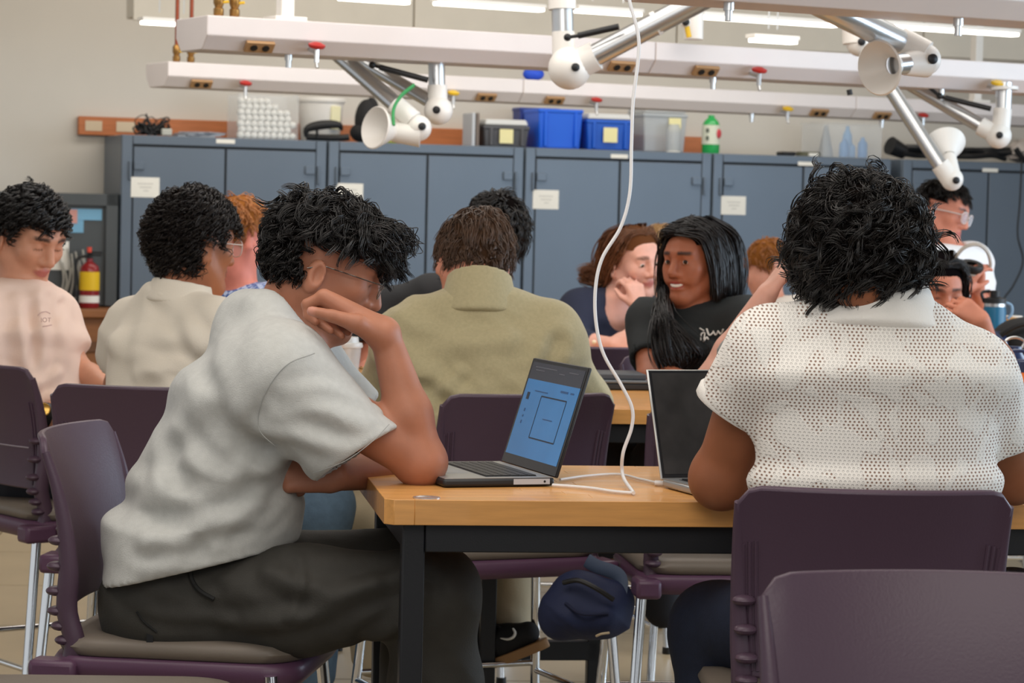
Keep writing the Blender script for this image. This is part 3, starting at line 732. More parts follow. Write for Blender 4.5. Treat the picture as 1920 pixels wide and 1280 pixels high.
def chair(label, px, D, rz, at_back=True):
    """place by the middle of the backrest (at_back) or by the seat centre"""
    c = chair0 if not _used[0] else copy_tree(chair0); _used[0] = True
    p = P(px, 640, D); f = np.array([-math.sin(rz), math.cos(rz)])
    xy = p[:2] + (f * .25 if at_back else 0)
    c.location = (xy[0], xy[1], 0); c.rotation_euler = (0, 0, rz); c['label'] = label
    return c
chair('purple chair under the curly-haired sitter in the white lace-knit shirt', 1655, 4.19, .05)
chair('purple chair under the sitter in the grey T-shirt at the near table corner', 368, 4.95, math.radians(-97), False)
chair('empty purple chair facing us in the bottom right corner', 1775, 3.2, math.radians(183))
chair('empty chair whose seat edge shows at the bottom left corner', 148, 4.17, math.radians(-86), False)
chair('dark purple chair behind the curly-haired sitter in the cream polo', 268, 6.12, -.10)
chair('purple chair cut off by the left edge in front of the pink T-shirt', -30, 6.85, math.radians(-52))
chair('purple chair under the sitter in the khaki sweater, behind the laptop screen', 1003, 6.18, .42)
chair('purple chair whose leg shows between table rail and navy jeans', 1405, 5.98, .12)
chair('purple chair of the smiling long-haired woman', 1290, 8.0, math.radians(195))
chair('dark purple empty chair between navy top and khaki sweater', 1113, 8.40, -.02)

# ================================================================== laptops and table things
def laptop(label, loc, rz, tilt, shell, screen_on, case):
    t = thing('laptop', label, 'laptop', loc, rz, 'laptops on the tables')
    w, d, h = .306, .214, .015
    M_sh = shell
    g = MB(); g.box((0, -d / 2, h / 2 + .001), (w, d, h)); b = build(g, 'base', case, t, bevel=.005)
    g = MB(); g.box((0, -d / 2, h + .0012), (w - .006, d - .006, .001)); build(g, 'deck', M_sh, t)
    g = MB(); g.box((0, -.055 - .022, h + .0018), (w - .045, .10, .0008)); kb = build(g, 'keyboard', mat('key_well', (40, 41, 44), .5), t)
    g0 = MB(); g0.box((0, 0, 0), (.0165, .0145, .0016)); km = None
    for r in range(6):
        for k in range(14):
            x = -(w - .055) / 2 + (k + .5) * (w - .055) / 14; y = -.034 - r * .0165
            if r == 5 and 3 < k < 9 and k != 6: continue
            if km is None: o = build(g0, 'key', mat('key', (22, 22, 24), .5), kb, bevel=.0004); km = o.data
            else: o = bpy.data.objects.new('key', km); COL.objects.link(o); o.parent = kb
            o.location = (x, y, h + .003)
            if r == 5 and k == 6: o.scale = (5.2, 1, 1)
    g = MB(); g.box((0, -.172, h + .0018), (.12, .072, .0006)); build(g, 'trackpad', mat('trackpad', (150, 152, 155), .35), t)
    g = MB(); g.box((w / 2 - .05, -.0, 0), (.001, .001, .001))
    # lid hinged at y=0
    M = np.array(Matrix.Rotation(-tilt, 3, 'X'))
    def lid(c, s, name, m, par, bev=0):
        g = MB(); g.box(np.array([0, 0, h]) + M @ np.array(c), s, M); return build(g, name, m, par, bevel=bev)
    ld = lid((0, .004, .107), (w, .006, .212), 'lid', case, t, .0035)
    lid((0, .0006, .107), (w - .004, .001, .208), 'bezel', mat('bezel', (22, 22, 26), .25), ld)
    if screen_on:
        M_scr = mat('screen_blue', (58, 120, 178), .25, emit=.2, var=.10, vscale=9); M_bar = mat('screen_bar', (48, 50, 60), .25, emit=.25)
        lid((0, -.0002, .096), (w - .022, .0006, .150), 'display', M_scr, ld)
        lid((0, -.0002, .188), (w - .022, .0006, .034), 'browser_bar', M_bar, ld)
        Mt = mat('screen_ink', (28, 46, 70), .4)
        x0, x1, z0, z1 = -.042, .095, .06, .142
        for c, s in ((((x0 + x1) / 2, -.0008, z0), (x1 - x0, .0004, .0026)), (((x0 + x1) / 2, -.0008, z1), (x1 - x0, .0004, .0026)), ((x0, -.0008, (z0 + z1) / 2), (.0026, .0004, z1 - z0)), ((x1, -.0008, (z0 + z1) / 2), (.0026, .0004, z1 - z0))):
            lid(c, s, 'drawn_line', Mt, ld)
        lid((-.115, -.0008, .138), (.014, .0004, .014), 'tool_icon', Mt, ld)
        Mf = mat('screen_faint', (44, 88, 140), .4)
        for c, s in (((.0265, -.0008, .1), (.05, .0004, .002)), ((.07, -.0008, .158), (.04, .0004, .004)), ((.112, -.0008, .158), (.018, .0004, .003)), ((-.05, -.0008, .15), (.07, .0004, .002)), ((-.11, -.0008, .11), (.006, .0004, .006)), ((-.11, -.0008, .098), (.006, .0004, .004)), ((-.11, -.0008, .086), (.006, .0004, .006))):
            lid(c, s, 'menu_mark', Mf, ld)
        Mg = mat('screen_text', (96, 98, 108), .4)
        for c, s in (((-.06, -.0008, .196), (.12, .0004, .0018)), ((-.09, -.0008, .19), (.05, .0004, .0018)), ((.03, -.0008, .19), (.03, .0004, .0018)), ((.09, -.0008, .196), (.05, .0004, .0018))):
            lid(c, s, 'tab_text', Mg, ld)
    else:
        lid((0, -.0002, .108), (w - .014, .0006, .196), 'display', mat('screen_off', (44, 42, 42), .22, var=.35, vscale=14), ld)
        lid((0, .0036, .107), (w + .003, .0035, .2145), 'lid_rim', mat('space_silver', (196, 194, 190), .3, metal=.8), ld, .002)
    return t
h1 = PZ(1050, 905, TZ + .01); h2 = PZ(930, 868, TZ + .01); hm = (h1 + h2) / 2
hv = unit((h1 - h2) * np.array([1, 1, 0])); rzA = math.atan2(hv[1], hv[0])
M_case = mat('laptop_black_case', (34, 35, 38), .45); M_sil = mat('laptop_silver', (176, 178, 180), .3, metal=.6)
LA = laptop('open laptop with a lit blue screen and black case on the near table', (hm[0], hm[1], TZ + .0005), rzA, math.radians(17), M_sil, True, M_case)
g = MB(); g.box((.1535, -.045, .0095), (.001, .07, .010)); build(g, 'side_port_plate', mat('port_plate', (186, 188, 194), .35), LA); g = MB(); g.lathe([(.0022, 0), (.0022, .0006)], (.154, -.02, .0095), (1, 0, 0), 10); build(g, 'audio_port', M_black, LA)
hl = PZ(1241, 899, TZ + .015); rzB = .36
ctr = hl + rotz(rzB) @ np.array([.153, 0, 0])
laptop('open laptop with a dark smudged screen beside the lace-knit sitter', (ctr[0], ctr[1], TZ + .0005), rzB, math.radians(22), M_sil, False, M_sil)
# white charging cord from the ceiling
D = 4.82
t = thing('charging_cord', 'white charging cord hanging from above onto the near table', 'cord', PZ(1188, 924, TZ))
M_cord = mat('white_cord', (226, 224, 224), .4)
pts = [P(1176, -60, D), P(1180, 0, D), P(1198, 80, D), P(1187, 190, D), P(1184, 270, D), P(1181, 360, D), P(1164, 425, D), P(1130, 482, D), P(1117, 535, D), P(1117, 600, D), P(1131, 662, D), P(1165, 722, D), P(1185, 765, D), P(1184, 802, D), P(1168, 850, D), P(1168, 892, D), PZ(1188, 924, TZ + .005)]
g = MB(); g.tube(spline(pts, 160), .0034, 10); build(g, 'hanging_run', M_cord, t, world=True)
g = MB(); g.tube(spline([PZ(1188, 924, TZ + .0045), PZ(1150, 921, TZ + .0045), PZ(1100, 914, TZ + .0045), PZ(1036, 909, TZ + .0045)], 40), .0030, 8); build(g, 'table_run', M_cord, t, world=True)
g = MB(); g.tube(spline([PZ(1050, 899, TZ + .0045), PZ(1100, 892, TZ + .0045), PZ(1160, 889, TZ + .0045), PZ(1200, 898, TZ + .0045), PZ(1232, 905, TZ + .005)], 40), .0026, 8); build(g, 'second_run', M_cord, t, world=True)
g = MB(); a = PZ(1228, 905, TZ + .006); b = PZ(1250, 906, TZ + .006); g.tube([a, b], .005, 10); build(g, 'plug', M_cord, t, world=True)
g = MB(); g.tube([P(1176, -60, D), np.array([P(1176, -60, D)[0], P(1176, -60, D)[1], 3.6])], .0034, 8); build(g, 'ceiling_run', M_cord, t, world=True)
# iced drink with striped straw on the left table of the second row
cp = P(647, 640, 7.08); cz = TZ
t = thing('iced_drink', 'clear cup of iced coffee with a striped straw', 'cup', (cp[0], cp[1], cz))
g = MB(); g.lathe([(.031, 0), (.033, .004), (.045, .125), (.044, .125), (.032, .005)], n=32, cap=False); build(g, 'cup', mat('clear_cup', (232, 234, 234), .1, alpha=.35), t)
g = MB(); g.lathe([(.0, .004), (.0305, .004), (.0365, .05), (.0, .05)], n=28); build(g, 'coffee', mat('coffee', (178, 120, 56), .3), t)
g = MB(); g.lathe([(.048, .122), (.049, .126), (.047, .134), (.038, .136), (.036, .150), (.0, .150)], n=32); build(g, 'lid', mat('cup_lid', (226, 226, 224), .25, alpha=.75), t)
M_sr = mat('straw_red', (206, 48, 54), .4); M_sw = mat('straw_white', (236, 230, 226), .4)
for k in range(14):
    a = np.array([.004, -.012, .05]) ; b = np.array([-.012, -.012, .19]); g = MB(); g.tube([a + (b - a) * k / 14, a + (b - a) * (k + 1) / 14], .0042, 8); build(g, 'straw_band', M_sr if k % 2 else M_sw, t)
cp2 = P(630, 640, 7.19); t = thing('iced_drink', 'second clear cup half hidden behind the striped-straw cup', 'cup', (cp2[0], cp2[1], cz))
g = MB(); g.lathe([(.031, 0), (.033, .004), (.044, .12), (.046, .125), (.036, .13)], n=32); build(g, 'cup', mat('cup_lid', (0, 0, 0)), t)
np_ = P(679, 640, 7.12); t = thing('paper_napkin', 'crumpled brown paper napkin beside the iced coffee', 'napkin', (np_[0], np_[1], cz))
g = MB(); g.ball((0, 0, .03), (.022, .03, .034), 12, 8); rs = np.random.RandomState(4); g.v = [(a + rs.randn() * .004, b + rs.randn() * .004, max(.001, c + rs.randn() * .004)) for a, b, c in g.v]; build(g, 'napkin', mat('kraft_napkin', (196, 150, 98), .8), t, ang=15)
# closed dark laptop on the second row
p = PZ(1140, 731, TZ); t = thing('laptop', 'closed dark grey laptop lying on the second-row table', 'laptop', (p[0] - .04, p[1] + .1, TZ), .12, 'laptops on the tables')
g = MB(); g.box((0, 0, .01), (.31, .22, .018)); build(g, 'base', mat('dark_laptop', (50, 52, 56), .4), t, bevel=.004); g = MB(); g.box((0, 0, .024), (.31, .22, .008)); build(g, 'lid', mat('dark_laptop_lid', (112, 118, 124), .35), t, bevel=.003)
g = MB(); g.box((.01, .0, .037), (.26, .18, .016)); build(g, 'notebook', mat('notebook', (80, 84, 90), .5), t, bevel=.003)
# navy waist bag hanging on the khaki sitter's chair
c = P(1096, 1142, 6.12); t = thing('waist_bag', 'navy blue bag hanging under the table on a chair', 'bag', c)
M_nav = mat('navy_fabric', (30, 40, 78), .75, bump=.4, bscale=40, var=.08)
BAG = c; bd = None
BAG_T = t
# things on the far right table
z5 = TZ
def lathe_thing(name, label, cat, px, D, parts, z=z5):
    p = P(px, 640, D); t = thing(name, label, cat, (p[0], p[1], z))
    for nm, prof, m in parts:
        g = MB(); g.lathe(prof, n=28); build(g, nm, m, t)
    return t
t = lathe_thing('flask', 'blue insulated flask with a black loop lid', 'bottle', 1863, 9.8, (('flask_body', [(.038, 0), (.043, .004), (.043, .17), (.04, .185)], mat('flask_blue', (16, 94, 128), .35)), ('collar', [(.041, .185), (.041, .197)], M_alu), ('lid', [(.042, .197), (.042, .215), (.018, .222), (.018, .245), (0, .246)], M_black)))
g = MB(); g.tube(spline([(.04, 0, .2), (.062, 0, .19), (.064, 0, .16), (.05, 0, .14)], 14), .006, 8); build(g, 'clip', mat('clip_grey', (130, 160, 186), .4), t); g = MB(); g.tube(spline([(-.04, 0, .2), (-.05, 0, .235), (-.02, 0, .243)], 10), .006, 8); build(g, 'loop', M_black, t)
lathe_thing('paper_cup', 'yellow paper cup with a white rim at the right edge', 'cup', 1900, 11.0, (('cup', [(.024, 0), (.033, .105)], mat('cup_yellow', (232, 188, 112), .5)), ('rim', [(.0335, .103), (.035, .106), (.0335, .109)], M_paper)))
p = P(1915, 640, 9.5); t = thing('backpack', 'black backpack lying at the right edge behind the knit shoulder', 'bag', (p[0], p[1], TZ))
g = MB(); g.ball((.02, 0, .075), (.13, .12, .085), 24, 14); g.ball((-.1, -.02, .05), (.04, .08, .06), 14, 10); build(g, 'bag_body', mat('black_canvas', (38, 38, 40), .8, bump=.4, bscale=40), t); g = MB(); g.tube(spline([(-.12, -.08, .02), (-.1, -.1, .09), (-.02, -.12, .14), (.06, -.12, .12)], 16), .012, 8); build(g, 'strap', M_black, t)
p = P(1884, 640, 9.42); t = thing('navy_pouch', 'small navy pouch beside the black backpack', 'pouch', (p[0] - .02, p[1], TZ)); g = MB(); g.ball((0, 0, .05), (.035, .04, .06), 14, 10); build(g, 'pouch', M_nav, t)
t = lathe_thing('orange_bottle', 'orange drinking bottle with a navy screw lid at the right edge', 'bottle', 1917, 7.2, (('bottle_body', [(.036, 0), (.04, .005), (.04, .08), (.036, .092)], mat('bottle_orange', (240, 118, 24), .3)), ('lid', [(.037, .092), (.037, .122), (.03, .126), (0, .127)], mat('lid_navy', (34, 52, 96), .3, coat=.4))))
g = MB(); g.tube(spline([(-.032, -.01, .12), (-.036, -.01, .145), (0, -.01, .15), (.034, -.01, .14)], 16), .005, 8); build(g, 'handle', mat('lid_navy', (0, 0, 0)), t)
for k in range(9):
    a = math.pi + k * math.pi / 8; g = MB(); g.tube([(.0375 * math.cos(a), .0375 * math.sin(a), .095), (.0375 * math.cos(a), .0375 * math.sin(a), .12)], .003, 6); build(g, 'grip_rib', mat('lid_navy', (0, 0, 0)), t)
g = MB(); g.box((.01, -.04, .04), (.02, .006, .05)); build(g, 'dark_print', M_black, t)
t = lathe_thing('dark_bottle', 'dark bottle with a wire loop behind the orange bottle', 'bottle', 1903, 7.35, (('bottle_body', [(.03, 0), (.034, .005), (.034, .12), (.02, .14), (.02, .155)], mat('lid_navy', (0, 0, 0))),))
g = MB(); g.tube(spline([(-.02, 0, .15), (-.026, 0, .17), (0, 0, .18), (.026, 0, .17), (.02, 0, .15)], 16), .004, 8); build(g, 'loop', M_alu, t)
# caster of a trolley under the second row
p = PZ(881, 1097, 0); t = thing('trolley_caster', 'grey trolley wheel on the floor under the second row', 'wheel', (p[0], p[1], 0))
g = MB(); g.lathe([(.02, -.014), (.045, -.016), (.05, -.01), (.05, .01), (.045, .016), (.02, .014)], (0, 0, .051), (.35, -1, 0), 28); build(g, 'tyre', mat('tyre_grey', (92, 94, 92), .6), t); g = MB(); g.lathe([(.026, -.018), (.026, .018)], (0, 0, .051), (.35, -1, 0), 20); build(g, 'hub', mat('hub_olive', (172, 168, 126), .5), t)
g = MB(); g.box((0.02, .03, .11), (.08, .05, .05)); build(g, 'fork', M_black, t, bevel=.006)
# ================================================================== people: implicit surfaces
def _rc(a, b, ra, rb):
    a = np.array(a, float); b = np.array(b, float); ba = b - a; L = max(ba @ ba, 1e-9)
    def f(x, y, z):
        px, py, pz = x - a[0], y - a[1], z - a[2]
        t = np.clip((px * ba[0] + py * ba[1] + pz * ba[2]) / L, 0, 1)
        return np.sqrt((px - t * ba[0]) ** 2 + (py - t * ba[1]) ** 2 + (pz - t * ba[2]) ** 2) - (ra + (rb - ra) * t)
    r = max(ra, rb); return f, np.minimum(a, b) - r, np.maximum(a, b) + r
def _ell(c, r, ax):
    """ellipsoid with radii r along the rows of ax"""
    c = np.array(c, float); ax = np.array(ax, float); r = np.array(r, float)
    def f(x, y, z):
        px, py, pz = x - c[0], y - c[1], z - c[2]; k0 = 0; k1 = 0
        for i in range(3):
            q = (px * ax[i, 0] + py * ax[i, 1] + pz * ax[i, 2]) / r[i]; k0 = k0 + q * q; k1 = k1 + (q / r[i]) ** 2
        k0 = np.sqrt(k0); return k0 * (k0 - 1) / np.sqrt(k1 + 1e-9)
    m = r.max(); return f, c - m, c + m
def _ec(a, b, ra, rb, side, endr=.5):
    """tapered cylinder of elliptic section with soft ends: ra=(side radius, depth radius)"""
    a = np.array(a, float); b = np.array(b, float); w = b - a; L = np.linalg.norm(w); w = w / L
    s = np.array(side, float); s = s - w * (s @ w); s /= np.linalg.norm(s); d = np.cross(w, s)
    def f(x, y, z):
        px, py, pz = x - a[0], y - a[1], z - a[2]
        h = px * w[0] + py * w[1] + pz * w[2]; t = np.clip(h / L, 0, 1); e = h - t * L
        rx = ra[0] + (rb[0] - ra[0]) * t; ry = ra[1] + (rb[1] - ra[1]) * t
        u = (px * s[0] + py * s[1] + pz * s[2]) / rx; v = (px * d[0] + py * d[1] + pz * d[2]) / ry
        q = np.sqrt(u * u + v * v + (e / (endr * ry)) ** 2)
        return (q - 1) * np.minimum(rx, ry)
    m = max(ra[0], ra[1], rb[0], rb[1]); return f, np.minimum(a, b) - m, np.maximum(a, b) + m
def _cut(prim, pt, nrm, hollow=None):
    """keep the part of prim on the back side of a plane; hollow=(radius, depth) scoops the opening"""
    f0, lo, hi = prim; pt = np.array(pt, float); n = unit(nrm)
    g0 = _rc(pt - n * hollow[1], pt + n * .2, hollow[0], hollow[0])[0] if hollow else None
    def f(x, y, z):
        d = np.maximum(f0(x, y, z), (x - pt[0]) * n[0] + (y - pt[1]) * n[1] + (z - pt[2]) * n[2])
        if g0 is not None: d = np.maximum(d, -g0(x, y, z))
        return d
    return f, lo, hi
def _half(pt, nrm, R=.6):
    pt = np.array(pt, float); n = unit(nrm)
    return (lambda x, y, z: (x - pt[0]) * n[0] + (y - pt[1]) * n[1] + (z - pt[2]) * n[2]), pt - R, pt + R
class SDF:
    def __init__(s): s.ops = []
    def u(s, prim, k=.02): s.ops.append(('u', prim, k)); return s
    def sub(s, prim, k=.01): s.ops.append(('s', prim, k)); return s
    def clip(s, pt, nrm): s.ops.append(('c', _half(pt, nrm), 0)); return s
    def rc(s, a, b, ra, rb, k=.02): return s.u(_rc(a, b, ra, rb), k)
    def mesh(s, h, disp=None, smooth=0):
        lo = np.min([p[1] for o, p, k in s.ops if o == 'u'], axis=0) - 3 * h - .01; hi = np.max([p[2] for o, p, k in s.ops if o == 'u'], axis=0) + 3 * h + .01
        n = np.ceil((hi - lo) / h).astype(int) + 1
        ax = [(lo[i] + h * np.arange(n[i])).astype(np.float32) for i in range(3)]
        F = np.full(n, 1.0, np.float32)
        for op, (f, pl, ph), k in s.ops:
            m = k + 3 * h + .004
            i0 = np.maximum(np.floor((pl - m - lo) / h).astype(int), 0); i1 = np.minimum(np.ceil((ph + m - lo) / h).astype(int) + 1, n)
            if (i1 <= i0).any(): continue
            if op == 'c': i0 = np.zeros(3, int); i1 = n
            sl = tuple(slice(i0[i], i1[i]) for i in range(3))
            d = f(ax[0][sl[0]][:, None, None], ax[1][sl[1]][None, :, None], ax[2][sl[2]][None, None, :]).astype(np.float32)
            A = F[sl]
            if op == 'u':
                if k > 0:
                    hh = np.maximum(k - np.abs(A - d), 0) / k; F[sl] = np.minimum(A, d) - hh * hh * k * .25
                else: F[sl] = np.minimum(A, d)
            elif op == 's':
                d = -d; hh = np.maximum(k - np.abs(A - d), 0) / k; F[sl] = np.maximum(A, d) + hh * hh * k * .25
            else: F[sl] = np.maximum(A, d)
        return surfnet(F, lo, h)
def surfnet(F, lo, h):
    S = F < 0; n = np.array(F.shape)
    c = np.zeros(n - 1, np.int8)
    for dx in (0, 1):
        for dy in (0, 1):
            for dz in (0, 1): c += S[dx:n[0] - 1 + dx, dy:n[1] - 1 + dy, dz:n[2] - 1 + dz]
    act = (c > 0) & (c < 8); I = np.argwhere(act); idx = np.full(n - 1, -1, np.int32); idx[act] = np.arange(len(I))
    acc = np.zeros((len(I), 3)); cnt = np.zeros(len(I))
    cor = [(0, 0, 0), (1, 0, 0), (0, 1, 0), (1, 1, 0), (0, 0, 1), (1, 0, 1), (0, 1, 1), (1, 1, 1)]
    V = [F[I[:, 0] + a, I[:, 1] + b, I[:, 2] + c_] for a, b, c_ in cor]
    for p in range(8):
        for q in range(p + 1, 8):
            d = np.array(cor[q]) - np.array(cor[p])
            if np.abs(d).sum() != 1: continue
            m = (V[p] < 0) != (V[q] < 0); t = V[p] / (V[p] - V[q] + 1e-12)
            acc[m] += np.array(cor[p]) + t[m, None] * d; cnt[m] += 1
    verts = lo + h * (I + acc / np.maximum(cnt, 1)[:, None]); faces = []
    for axn in range(3):
        a, b = [(1, 2), (2, 0), (0, 1)][axn]
        s0 = [slice(None)] * 3; s1 = [slice(None)] * 3; s0[axn] = slice(0, n[axn] - 1); s1[axn] = slice(1, n[axn])
        A = S[tuple(s0)]; B = S[tuple(s1)]; E = np.argwhere(A != B)
        E = E[(E[:, a] > 0) & (E[:, b] > 0) & (E[:, a] < n[a] - 1) & (E[:, b] < n[b] - 1)]
        fl = A[E[:, 0], E[:, 1], E[:, 2]]
        def at(da, db):
            q = E.copy(); q[:, a] += da; q[:, b] += db; return idx[q[:, 0], q[:, 1], q[:, 2]]
        Q = np.stack([at(-1, -1), at(0, -1), at(0, 0), at(-1, 0)], 1); Q[~fl] = Q[~fl][:, ::-1]; faces.append(Q)
    f = np.concatenate(faces); f = f[(f >= 0).all(1)]
    return verts, f
def vnormals(v, f):
    n = np.zeros_like(v); e = np.cross(v[f[:, 2]] - v[f[:, 0]], v[f[:, 3 if f.shape[1] > 3 else 1]] - v[f[:, 1]])
    for k in range(f.shape[1]): np.add.at(n, f[:, k], e)
    return n / (np.linalg.norm(n, axis=1)[:, None] + 1e-12)
def lap(v, f, it=1, w=.5):
    for _ in range(it):
        a = np.zeros_like(v); c = np.zeros(len(v))
        for k in range(4):
            i, j = f[:, k], f[:, (k + 1) % 4]
            np.add.at(a, i, v[j]); np.add.at(a, j, v[i]); np.add.at(c, i, 1); np.add.at(c, j, 1)
        v = v + w * (a / np.maximum(c, 1)[:, None] - v)
    return v
_T = np.random.RandomState(77).rand(32, 32, 32)
def vnoise(p):
    i = np.floor(p).astype(int); f = p - i; f = f * f * (3 - 2 * f); i &= 31; j = (i + 1) & 31
    r = 0
    for a, wa in ((i[:, 0], 1 - f[:, 0]), (j[:, 0], f[:, 0])):
        for b, wb in ((i[:, 1], 1 - f[:, 1]), (j[:, 1], f[:, 1])):
            for c, wc in ((i[:, 2], 1 - f[:, 2]), (j[:, 2], f[:, 2])): r = r + _T[a, b, c] * wa * wb * wc
    return r
def folds(v, n, amp, across, freq, along=3.0, seed=0, sharp=1.6, wt=None):
    """cloth folds: ridges that run perpendicular to the unit vector 'across'"""
    u, w, d = frame_from(across)
    warp = vnoise(v * 5 + seed + 7) * .9
    q = np.stack([v @ d * freq + warp, v @ u * along, v @ w * along], 1) + seed * 3.7
    r = 1 - np.abs(2 * vnoise(q) - 1); r = r ** sharp
    q2 = np.stack([v @ d * freq * 2.1 + warp, v @ u * along * 1.6, v @ w * along * 1.6], 1) + seed * 1.3
    r2 = 1 - np.abs(2 * vnoise(q2) - 1)
    m = np.clip(vnoise(v * 6 + seed * 2.1) * 1.8 - .35, 0, 1)
    if wt is not None: m = m * wt
    return v + n * (amp * (r - .45) * m + amp * .35 * (r2 - .5) * m)[:, None]
def skin_mat(name, rough=.5):
    if name in _mats: return _mats[name]
    m = bpy.data.materials.new(name); m.use_nodes = True; _mats[name] = m; nt = m.node_tree; b = nt.nodes['Principled BSDF']
    at = nt.nodes.new('ShaderNodeAttribute'); at.attribute_name = 'tint'
    tc = nt.nodes.new('ShaderNodeTexCoord'); n = nt.nodes.new('ShaderNodeTexNoise'); n.inputs['Scale'].default_value = 26; n.inputs['Detail'].default_value = 5
    nt.links.new(tc.outputs['Object'], n.inputs['Vector'])
    mr = nt.nodes.new('ShaderNodeMapRange'); mr.inputs[1].default_value = .3; mr.inputs[2].default_value = .7; mr.inputs[3].default_value = .93; mr.inputs[4].default_value = 1.07
    nt.links.new(n.outputs['Fac'], mr.inputs[0])
    mx = nt.nodes.new('ShaderNodeVectorMath'); mx.operation = 'SCALE'; nt.links.new(at.outputs['Color'], mx.inputs[0]); nt.links.new(mr.outputs[0], mx.inputs['Scale'])
    nt.links.new(mx.outputs[0], b.inputs['Base Color']); b.inputs['Roughness'].default_value = rough; b.inputs['Specular IOR Level'].default_value = .4
    b.inputs['Subsurface Weight'].default_value = .12; b.inputs['Subsurface Radius'].default_value = (.012, .005, .003); b.inputs['Subsurface Scale'].default_value = 1
    n2 = nt.nodes.new('ShaderNodeTexNoise'); n2.inputs['Scale'].default_value = 330; nt.links.new(tc.outputs['Object'], n2.inputs['Vector'])
    bp = nt.nodes.new('ShaderNodeBump'); bp.inputs['Strength'].default_value = .12; bp.inputs['Distance'].default_value = .001; nt.links.new(n2.outputs['Fac'], bp.inputs['Height']); nt.links.new(bp.outputs[0], b.inputs['Normal'])
    return m
M_skin = skin_mat('skin')
def put(name, v, f, material, parent, tint=None):
    me = rawmesh(name, v - wloc(parent), f)
    if tint is not None:
        a = me.attributes.new('tint', 'FLOAT_COLOR', 'POINT'); t4 = np.ones((len(v), 4), np.float32); t4[:, :3] = tint; a.data.foreach_set('color', t4.ravel())
    return link(name, me, material, parent)
class Head:
    """head frame: c centre, F forward, U up (orthogonalised), k scale"""
    def __init__(s, c, F, U=(0, 0, 1), k=1.0):
        s.c = np.array(c, float); s.F = unit(F); U = np.array(U, float); s.U = unit(U - s.F * (U @ s.F)); s.S = np.cross(s.F, s.U); s.k = k
        s.R = np.stack([s.S, s.F, s.U])
    def p(s, a, f, u): return s.c + s.k * (a * s.S + f * s.F + u * s.U)
    def loc(s, v): return ((v - s.c) @ s.R.T) / s.k
    def sdf(s, q, fem=False, lids=True, smile=False):
        k = s.k; E = lambda a, f, u, r, kk: q.u(_ell(s.p(a, f, u), np.array(r) * k, s.R), kk * k)
        E(0, -.012, .032, (.073, .094, .092), .02)
        E(0, .028, -.03, (.053 if fem else .058, .066, .082), .03)
        E(0, .062, .045, (.052, .03, .04), .03)
        jw = .028 if fem else .033
        for sd in (-1, 1):
            q.rc(s.p(sd * .058, -.006, -.045), s.p(sd * jw * .6, .066, -.095), .020 * k, .018 * k, .03 * k)
            E(sd * .042, .062, -.012, (.024, .022, .022), .03)           # cheek
            q.rc(s.p(sd * .012, .092, .035), s.p(sd * .045, .078, .034), .009 * k, .007 * k, .016 * k)   # brow
        E(0, .076, -.096, (.022, .018, .017), .025)                       # chin
        for sd in (-1, 1): q.sub(_ell(s.p(sd * .032, .098, .012), np.array((.019, .014, .013)) * k, s.R), .012 * k)
        for sd in (-1, 1): q.u(_ell(s.p(sd * .032, .079, .012), np.array((.0145, .0125, .0125 if lids else .012)) * k, s.R), .004 * k)
        if not lids:
            for sd in (-1, 1):
                E(sd * .032, .0815, .0205, (.016, .0125, .0072), .003); E(sd * .032, .0805, .0035, (.015, .0118, .0058), .003)
        q.rc(s.p(0, .092, .024), s.p(0, .113, -.022), .0075 * k, .0125 * k, .012 * k)
        for sd in (-1, 1): E(sd * .013, .098, -.027, (.0095, .011, .009), .008)
        E(0, .090, -.050 if not smile else -.0460, (.024 if not smile else .031, .013, .0075 if not smile else .0062), .008); E(0, .087, -.063 if not smile else -.0675, (.021 if not smile else .026, .013, .0085 if not smile else .0072), .006)
        if smile:
            for sd in (-1, 1): E(sd * .036, .07, -.038, (.018, .018, .02), .02)
        for sd in (-1, 1):                                               # ears
            ax = np.stack([unit(s.S * sd * .9 - s.F * .45), unit(s.F * .9 + s.S * sd * .4), s.U])
            q.u(_ell(s.p(sd * .080, -.012, -.020), np.array((.0100, .020, .033)) * k, ax), .004 * k)
            q.sub(_ell(s.p(sd * .0905, -.007, -.014), np.array((.008, .0105, .019)) * k, ax), .003 * k)
        return q
    def tint(s, v, base, lip, brow=None, browd=1.0, beard=None):
        L = s.loc(v); t = np.tile(np.array(lin(base)[:3]), (len(v), 1))
        def mix(m, c): t[:] = t * (1 - m[:, None]) + np.array(lin(c)[:3]) * m[:, None]
        near = (np.abs(L) < .14).all(1)
        if beard is not None:
            m = np.clip((-.035 - L[:, 2]) / .02, 0, 1) * np.clip((L[:, 1] + .01) / .02, 0, 1) * near * np.clip((.12 + L[:, 2]) / .02, 0, 1); mix(m * beard[1], beard[0])
        d = np.sqrt((L[:, 0] / .024) ** 2 + ((L[:, 2] + .056) / .012) ** 2); m = np.clip((1.15 - d) / .3, 0, 1) * (L[:, 1] > .07) * near; mix(m * .85, lip)
        if brow is not None:
            for sd in (-1, 1):
                x = L[:, 0] * sd; u0 = .037 - .09 * np.abs(x - .03) * .5
                m = np.clip((.0065 - np.abs(L[:, 2] - u0)) / .003, 0, 1) * np.clip((x - .010) / .006, 0, 1) * np.clip((.056 - x) / .008, 0, 1) * (L[:, 1] > .04) * near; mix(m * browd, brow)
                m = np.clip((.0030 - np.abs(L[:, 2] - .006)) / .0022, 0, 1) * np.clip((.015 - np.abs(x - .032)) / .004, 0, 1) * (L[:, 1] > .06) * near; mix(m * .8 * browd, brow)
        return t
